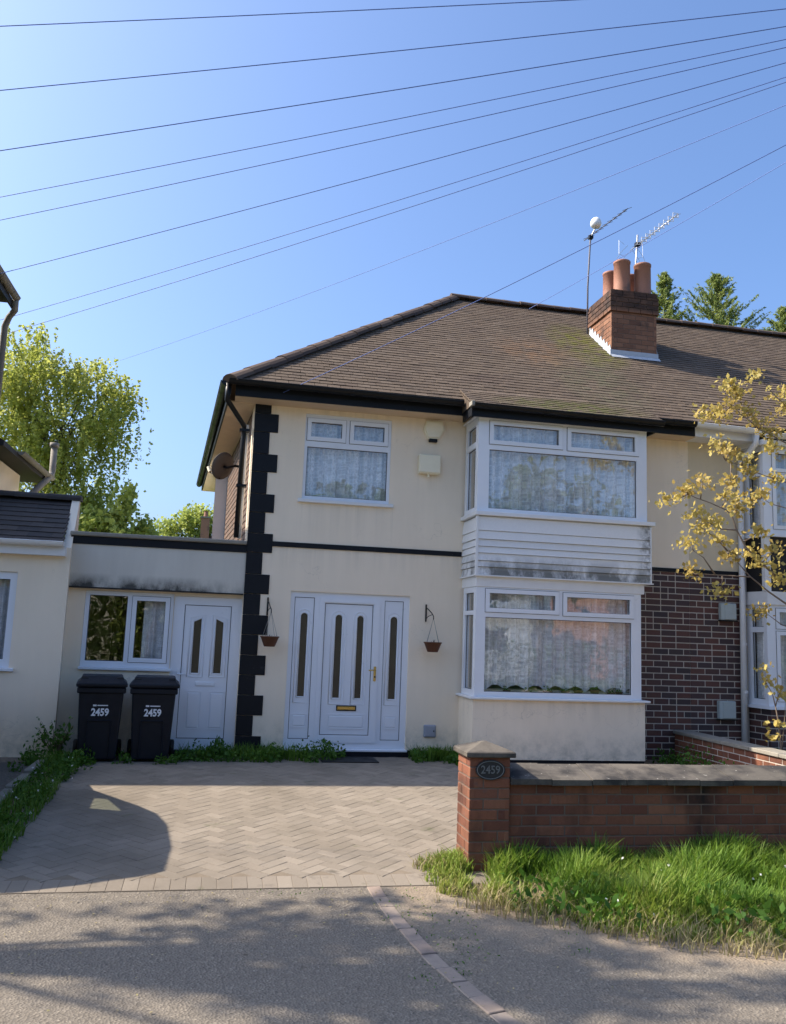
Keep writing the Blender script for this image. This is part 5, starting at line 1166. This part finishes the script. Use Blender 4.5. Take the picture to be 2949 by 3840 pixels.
# ------------------------------------------------------------------ grass and weeds
def blades(name, P, H, mat, width=.006, lean=.5, rng=RNG, tint=None, parent=None):
    n = len(P); a = rng.uniform(0, 2 * np.pi, n); L = H * rng.uniform(.6, 1.15, n); ln = rng.uniform(.1, 1, n) * lean * L
    dirv = np.stack([np.cos(a), np.sin(a), np.zeros(n)], 1); side = np.stack([-np.sin(a), np.cos(a), np.zeros(n)], 1); w = width * rng.uniform(.7, 1.4, n)
    def lv(f, wf): c = P + dirv * (ln * f ** 2)[:, None] + np.array([0, 0, 1.]) * (L * (f - .25 * f ** 2 * lean))[:, None]; return c - side * (w * wf)[:, None], c + side * (w * wf)[:, None]
    l0, r0 = lv(0., 1.); l1, r1 = lv(.5, .85); l2, r2 = lv(1., .12)
    Q = np.concatenate([np.stack([l0, r0, r1, l1], 1), np.stack([l1, r1, r2, l2], 1)]); t = rng.uniform(0, 1, n) if tint is None else tint
    return quads(name, Q, np.concatenate([t, t]), mat, parent)
def inpoly(x, y, poly):
    c = np.zeros(len(x), bool); n = len(poly)
    for i in range(n):
        (x0, y0), (x1, y1) = poly[i], poly[(i + 1) % n]
        if y0 == y1: continue
        k = ((y0 > y) != (y1 > y)) & (x < (x1 - x0) * (y - y0) / (y1 - y0) + x0); c ^= k
    return c
GP = [(-.5, -4.86), (-.42, -5.35), (.0, -5.75), (.35, -6.12), (.9, -6.38), (1.6, -6.6), (5.2, -6.75), (5.2, -4.93), (.26, -4.93), (.25, -4.98), (-.08, -4.98), (-.1, -4.62), (-.4, -4.62)]
rg_ = np.random.default_rng(31); N = 90000
x = rg_.uniform(-.6, 5.2, N); y = rg_.uniform(-6.8, -4.6, N); keep = inpoly(x, y, GP)
def vnoise(x, y, s, seed):
    r_ = np.random.default_rng(seed); g = r_.uniform(0, 1, (64, 64)); xi, yi = x * s + 20, y * s + 20; i, j = np.floor(xi).astype(int), np.floor(yi).astype(int); fx, fy = xi - i, yi - j
    fx, fy = fx * fx * (3 - 2 * fx), fy * fy * (3 - 2 * fy); q = lambda a, b_: g[a % 64, b_ % 64]
    return (q(i, j) * (1 - fx) + q(i + 1, j) * fx) * (1 - fy) + (q(i, j + 1) * (1 - fx) + q(i + 1, j + 1) * fx) * fy
cl_ = vnoise(x, y, 3.2, 1) * .6 + vnoise(x, y, 7.5, 2) * .4; edge = np.clip((y + 6.75 + .12 * np.maximum(0, 1.6 - x) * -1.6) / .55, 0, 1)
edge = np.clip(np.minimum((y - np.interp(x, [-.5, 0, .35, .9, 1.6, 5.2], [-5.3, -5.75, -6.12, -6.38, -6.6, -6.75])) / .55, (x + .5) / .5), 0, 1)
keep &= (rg_.uniform(0, 1, N) < np.clip(.05 + .95 * edge ** .8 + .45 * (cl_ - .45), .03, 1)) & (cl_ > .24)
x, y, cl_, edge = x[keep], y[keep], cl_[keep], edge[keep]; zz = np.array([gz(v) for v in y])
gr = blades('verge_grass', np.stack([x, y, zz], 1), .04 + (.085 + .38 * np.clip(cl_ - .18, 0, .6)) * (.12 + .88 * edge ** 1.3) , MT['grass'], .0055, .75, rg_, np.clip(.15 + .5 * vnoise(x, y, 2.2, 5) + .35 * (1 - edge) + rg_.normal(0, .13, len(x)), 0, 1))
n = 14000; xs = rg_.uniform(-.5, 5.0, n); ys_ = rg_.uniform(-6.85, -4.7, n)
kp = inpoly(xs, ys_, [(-.62, -4.86), (-.55, -5.5), (.0, -5.95), (.9, -6.55), (1.7, -6.8), (5.2, -6.95), (5.2, -4.95), (.26, -4.95), (-.1, -4.98), (-.1, -4.6)]) & (vnoise(xs, ys_, 4, 13) > .35); xs, ys_ = xs[kp], ys_[kp]
straw = blades('dry_grass', np.stack([xs, ys_, [gz(v) for v in ys_]], 1), .05 + .17 * vnoise(xs, ys_, 2.3, 17), MT['straw'], .0035, 1.1, rg_); tag(straw, 'dry straw coloured blades and thatch scattered through the verge grass', 'dry grass', kind='stuff')
n = 2600; xs = rg_.uniform(.0, 4.8, n); ys_ = rg_.uniform(-6.5, -5.0, n); kp = inpoly(xs, ys_, GP) & (vnoise(xs, ys_, 2.1, 23) > .5); xs, ys_ = xs[kp], ys_[kp]
bw = np.stack([xs, ys_, np.array([gz(v) for v in ys_]) + rg_.uniform(.03, .2, len(xs))], 1); tag(quads('broad_weeds', leaf_quads(bw, .07, .55, -.5, rg_), rg_.uniform(0, 1, len(xs)), MT['weed']), 'broad leaved weeds mixed into the verge grass', 'weeds', kind='stuff')
tag(gr, 'long tufted green grass on the verge in front of the brick wall', 'grass', kind='stuff')
def weeds(name, label, boxes, n, leaf, hmax, seed, tall=0):
    rng = np.random.default_rng(seed); P = []
    wts = np.array([(q[1] - q[0]) * (q[3] - q[2]) for q in boxes])
    for k in rng.choice(len(boxes), n, p=wts / wts.sum()):
        q = boxes[k]; x, y = rng.uniform(q[0], q[1]), rng.uniform(q[2], q[3]); c = vnoise(np.array([x]), np.array([y]), 4.5, seed)[0]
        if c < .42: continue
        P.append((x, y, gz(y) + rng.uniform(0, 1) ** 1.4 * hmax * (c - .2) * 1.6))
    P = np.array(P); o = quads(name, leaf_quads(P, leaf, .5, -.8, rng), rng.uniform(0, 1, len(P)), MT['weed']); tag(o, label, 'weeds', kind='stuff'); return o
weeds('wall_weeds', 'low green weeds growing along the foot of the wall by both doors', [(-2.55, -.75, -.62, -.03), (-.75, -.30, -.45, -.05), (.50, 1.22, -.6, -.03), (1.0, 1.22, -.9, -.5)], 5200, .055, .24, 41)
weeds('border_weeds', 'tangled weeds and grass in the strip left of the drive', [(-3.96, -3.55, -2.3, -.35), (-3.96, -3.62, -4.4, -2.3), (-4.3, -4.05, -1.3, -.35), (-3.7, -3.4, -1.2, -.5), (-3.3, -2.5, -.85, -.5)], 6000, .05, .2, 43)
weeds('garden_weeds', 'dark weeds in the corner between bay and divider wall', [(3.75, 4.44, -3.0, -.05), (4.75, 5.6, -2.6, -.3)], 3500, .06, .3, 44)
weeds('joint_weeds', 'sparse moss and seedlings along the edging blocks', [(-.95, -.55, -6.9, -5.15), (-.6, .3, -6.5, -5.7), (-1.9, -1.2, -5.3, -5.2)], 420, .018, .02, 45)
rb = np.random.default_rng(46); n = 1500; bx = rb.uniform(-3.98, -3.58, n); by = rb.uniform(-4.7, -.6, n); kk = vnoise(bx, by, 2.5, 9) > .5; bx, by = bx[kk], by[kk]
tag(blades('border_grass', np.stack([bx, by, [gz(v) for v in by]], 1), .20, MT['grass'], .005, .8, rb, rb.uniform(0, .45, len(bx))), 'tufts of grass growing over the kerb stones left of the drive', 'grass', kind='stuff')
rb = np.random.default_rng(47); n = 1500; bx = np.concatenate([rb.uniform(-2.5, -.8, n), rb.uniform(.5, 1.2, n // 2)]); by = rb.uniform(-.5, -.05, len(bx)); kk = vnoise(bx, by, 4, 9) > .52; bx, by = bx[kk], by[kk]
tag(blades('foot_grass', np.stack([bx, by, [gz(v) for v in by]], 1), .22, MT['grass'], .005, .7, rb, rb.uniform(0, .4, len(bx))), 'grass blades among the weeds at the foot of the front wall', 'grass', kind='stuff')
# white daisies in the verge
rd = np.random.default_rng(48); dz = []
for k in range(20):
    x = rd.uniform(.2, 3.2); y = rd.uniform(-6.3, -5.1); z = gz(y) + rd.uniform(.1, .22); dz.append((x, y, z))
for k in range(26): y = rd.uniform(-4.3, -.7); dz.append((rd.uniform(-4.0, -3.5), y, gz(y) + rd.uniform(.03, .16)))
fl_ = quads('daisies', leaf_quads(np.repeat(np.array(dz), 3, 0), .022, .9, 0, rd), np.zeros(len(dz) * 3), MT['flower']); tag(fl_, 'tiny white flower heads dotted through the grass and weeds', 'flowers', kind='stuff')
rl = np.random.default_rng(55); n = 900; lx = rl.uniform(-3.4, 2.6, n); ly = np.clip(-5.25 - rl.exponential(.55, n), -7.6, -5.2); lz = np.array([gz(v) for v in ly]) + .006
near_e = np.abs(lx + .8) < .35; kp = near_e | (rl.uniform(0, 1, n) < .45); LP = np.stack([lx, ly, lz], 1)[kp]
tag(quads('leaf_litter', leaf_quads(LP, .022, .6, 0, rl) * np.array([1, 1, 0]) + np.array([0, 0, 1]) * (LP[:, None, 2:3] + rl.uniform(0, .008, (len(LP), 4, 1))), rl.uniform(0, 1, len(LP)), MT['straw']), 'small dry leaf scraps and grit lying on the tarmac', 'leaf litter', kind='stuff')
# young shrub by the left wall
sh = thing('young_shrub', 'small leafy shrub growing at the foot of the cream wall left of the bins', 'shrub', (-3.95, -.5, -.07))
lm = MB(); LV = []; rs = np.random.default_rng(51)
for k in range(15):
    a = rs.uniform(0, 6.28); tip = Vector((-3.93 + rs.uniform(-.26, .18), -.5 + rs.uniform(-.18, .15), rs.uniform(.15, .44))); P = [Vector((-3.93, -.5, -.08)), Vector((-3.93, -.5, -.08)).lerp(tip, .55) + Vector((0, 0, .06)), tip]; lm.tube(P, [.008, .005, .002], 5)
    for q in np.linspace(.25, 1, 15): c = P[0].lerp(tip, q) + Vector((0, 0, .06 * 4 * q * (1 - q))); LV.append(np.array(c) + rs.normal(size=3) * .03)
lm.build('stems', MT['twig'], sh, True); quads('leaves', leaf_quads(np.array(LV), .06, .6, 0, rs), rs.uniform(.3, 1, len(LV)), MT['weed'], sh)

# ------------------------------------------------------------------ out of frame: parked car and street trees that shade the foreground
car = thing('parked_van', 'dark small van parked nose-in on the next drive, just outside the left edge', 'van', (-5.2, -2.9, gz(-2.9)))
PR = [(-4.86, .42), (-4.90, .72), (-4.80, 1.15), (-4.55, 1.62), (-4.30, 2.04), (-4.12, 2.25), (-3.5, 2.30), (-2.85, 2.25), (-2.25, 1.93), (-1.78, 1.42), (-1.2, 1.22), (-.82, 1.05), (-.70, .70), (-.72, .40)]
zg = gz(-3.5); MT['car'] = plain('dark_car_paint', (.02, .025, .04), .25, .1, 3, .6)
def hw_(z): return .90 if z < 1.2 else .90 - (z - 1.2) * .10
V = []; n = len(PR)
for s in (-1, 1): V += [(-5.50 + s * hw_(z), y, zg + z) for y, z in PR]
cb = MB().add(V, [(i, i + 1, n + i + 1, n + i) for i in range(n - 1) if i not in (7, 8)] + [(n - 1, 0, n, 2 * n - 1)])
for s in (-1, 1):      # each side: everything but the front window opening
    pt_ = lambda y, z: (-5.50 + s * hw_(z), y, zg + z)
    low = [(-4.86, .42), (-4.90, .72), (-4.80, 1.15), (-4.66, 1.32), (-2.95, 1.32), (-2.95, 2.26), (-3.5, 2.30), (-4.12, 2.25), (-4.30, 2.04), (-4.55, 1.62)]
    cb.add([pt_(y, z) for y, z in low[:4] + [(-1.70, 1.32), (-1.2, 1.22), (-.82, 1.05), (-.70, .70), (-.72, .40)]], [tuple(range(9))])
    cb.add([pt_(y, z) for y, z in [(-4.66, 1.32), (-2.50, 1.32), (-2.50, 2.14), (-2.85, 2.25), (-3.5, 2.30), (-4.12, 2.25), (-4.30, 2.04), (-4.55, 1.62)]], [tuple(range(8))])
    cb.add([pt_(y, z) for y, z in [(-2.50, 1.78), (-2.10, 1.60), (-2.10, 1.46), (-2.10, 1.32), (-1.70, 1.32), (-1.78, 1.42), (-2.25, 1.93), (-2.50, 2.14)]], [tuple(range(8))])
    cb.add([pt_(y, z) for y, z in [(-2.50, 1.32), (-2.10, 1.32), (-2.10, 1.46), (-2.50, 1.46)]], [(0, 1, 2, 3)])
bo = cb.build('body', MT['car'], car)
MB().add([(-5.50 + s * (hw_(z) - .04), y, zg + z + .006) for s in (-1, 1) for (y, z) in (PR[7], PR[8], PR[9])], [(0, 1, 4, 3), (1, 2, 5, 4)]).build('windscreen', MT['car_glass'], car)
for s in (-1, 1):
    for nm, q in (('rear_window', [(-4.35, 1.32), (-4.12, 1.95), (-3.55, 2.1), (-3.55, 1.35)]), ('front_window', [(-2.50, 1.46), (-2.50, 1.78), (-2.10, 1.60), (-2.10, 1.46)])):
        MB().add([(-5.50 + s * (hw_(z) + .006), y, zg + z) for y, z in q], [(0, 1, 2, 3)]).build(nm, MT['door_glass'] if nm == 'rear_window' else MT['car_glass'], car)
    for y in (-4.15, -1.45):
        wv = MB().tube([(-5.50 + s * .72, y, zg + .31), (-5.50 + s * .92, y, zg + .31)], .31, 20).build('wheel', MT['tyre'], car, True); MB().tube([(-5.50 + s * .92, y, zg + .31), (-5.50 + s * .925, y, zg + .31)], .2, 16).build('rim', MT['steel'], wv)
    MB().box(-5.50 + s * .65 - .15, -5.50 + s * .65 + .15, .70, .735, zg + .68, zg + .82, ch=.01).build('headlight', MT['steel'], car); MB().box(-5.50 + s * .75 - .08, -5.50 + s * .75 + .08, 4.86, 4.90, zg + .75, zg + 1.0, ch=.01).build('tail_light', MT['terracotta'], car)
ST = [(-9.4, -3.9, 8.4, 2.1, 1.7, 1.5), (-8.2, -4.3, 9.2, 1.6, 1.3, 1.2), (-10.6, -4.2, 9.6, 1.6, 1.6, 1.3), (-8.6, -4.0, 7.0, 1.5, 1.2, .9)]
tree('street_tree', 'leafy street tree outside the left edge whose branches shade the foreground', (-9.6, -4.6, -.2), (-9.4, -4.2, 9.0), ST, 74, 40, (.34, .085, .085), .16, MT['street'], trunk_r=.2, seed=61, nlimb=16)
ST2 = [(-6.9, -5.6, 9.6, 1.8, 1.3, 1.3), (-8.0, -6.2, 8.6, 1.6, 1.3, 1.2), (-5.9, -5.3, 9.3, 1.0, .8, .8), (-9.5, -6.6, 9.4, 1.6, 1.4, 1.4)]
tree('street_tree', 'second leafy street tree outside the left edge, nearer the road', (-8.2, -6.6, -.3), (-7.8, -6.2, 9.2), ST2, 74, 40, (.34, .085, .085), .16, MT['street'], trunk_r=.2, seed=62, nlimb=16)
tree_later = []
# across the road: houses, hedge and pavement that the windows reflect
for k, (x0, wd, yy, col, lb) in enumerate(((-22, 9, -33, 'terracotta', 'brick house across the road, far left behind the viewer'), (-9, 10, -32, 'cream', 'cream house across the road behind the viewer, left of centre'), (5, 9, -33, 'white_paint', 'white house across the road opposite the bay'), (18, 10, -32, 'terracotta', 'brick house across the road, far right behind the viewer'))):
    FO = Fr((x0 + wd, yy), (-1, 0)); t = thing('opposite_house', lb, 'house', (x0 + wd / 2, yy - 4, -.3), 'houses across the road')
    hol = [(wd * q, wd * q + 1.8, z0, z0 + 1.4) for q in (.12, .62) for z0 in (.9, 3.4)]
    MB().slab(0, wd, -.3, 5.3, hol, -.3, 0, FO).build('front_wall', MT[col], t); MB().box(0, wd, -8, -.31, -.3, 5.3, FO).build('body', MT[col], t)
    MB().add([FO(-.4, .5, 5.2), FO(wd + .4, .5, 5.2), FO(wd * .75, -4, 8.4), FO(wd * .25, -4, 8.4), FO(-.4, -8.5, 5.2), FO(wd + .4, -8.5, 5.2)], [(0, 1, 2, 3), (1, 5, 2), (5, 4, 3, 2), (4, 0, 3), (0, 4, 5, 1)]).build('roof', MT['tile_a'], t)
    for h in hol:
        wq = MB().ring(*h, .09, -.12, -.04, FO).build('window', MT['upvc'], t); MB().box(h[0] + .09, h[1] - .09, -.1, -.09, h[2] + .09, h[3] - .09, FO).build('pane', MT['door_glass'], wq)
for k, (x, y, rr_, h, lb) in enumerate(((-9.5, -24, 2.2, 3.4, 'big leafy bush across the road, leftmost of three'), (-6.0, -23.6, 2.4, 4.2, 'big leafy bush across the road, middle of three'), (-2.4, -24.2, 2.0, 3.2, 'big leafy bush across the road, rightmost of three'))):
    tree_later.append(('roadside_bush', lb, (x, y, -.3), (x, y, h * .7), [(x, y, h * .5, rr_, 1.4, h * .5), (x + .9, y + .4, h * .4, rr_ * .7, 1.2, h * .4)], 240, 26, .26, .17, MT['bush'], 'bushes across the road', 80 + k))
sheet('far_pavement', [(-120, -19.5), (120, -19.5), (120, -17.3), (-120, -17.3)], MT['concrete'], .02)
rh = np.random.default_rng(90); n = 26000; hp = np.stack([rh.uniform(-30, 32, n), rh.uniform(-26.4, -25.2, n), rh.uniform(-.3, 1.5, n)], 1); tag(quads('hedge', leaf_quads(hp, .13, .7, 0, rh), rh.uniform(0, 1, n), MT['street']), 'long clipped green hedge along the far side of the road', 'hedge', kind='stuff')
for k, (x, y, h, lb) in enumerate(((-12, -22.5, 9, 'street tree far left across the road behind the viewer'), (-4.5, -22, 10, 'street tree across the road behind the viewer, left of centre'), (3.2, -21.5, 8.5, 'street tree across the road straight opposite the door'), (10.5, -22, 10, 'street tree across the road opposite the bay'), (19, -22, 9, 'street tree across the road, far right'))):
    tree('roadside_tree', lb, (x, y, -.3), (x, y, h * .7), [(x, y, h * .62, 3.0, 2.5, h * .26), (x - 1.6, y + .5, h * .5, 2., 2., h * .18), (x + 1.8, y - .4, h * .55, 2., 2., h * .2)], 170, 20, .4, .36, MT['street'], group='trees across the road', trunk_r=.22, seed=70 + k)

for (nm, lb, bs, tp_, bl, nc, pr_, spd, lf, mt_, gp, sd) in tree_later: tree(nm, lb, bs, tp_, bl, nc, pr_, spd, lf, mt_, group=gp, trunk_r=.08, seed=sd)
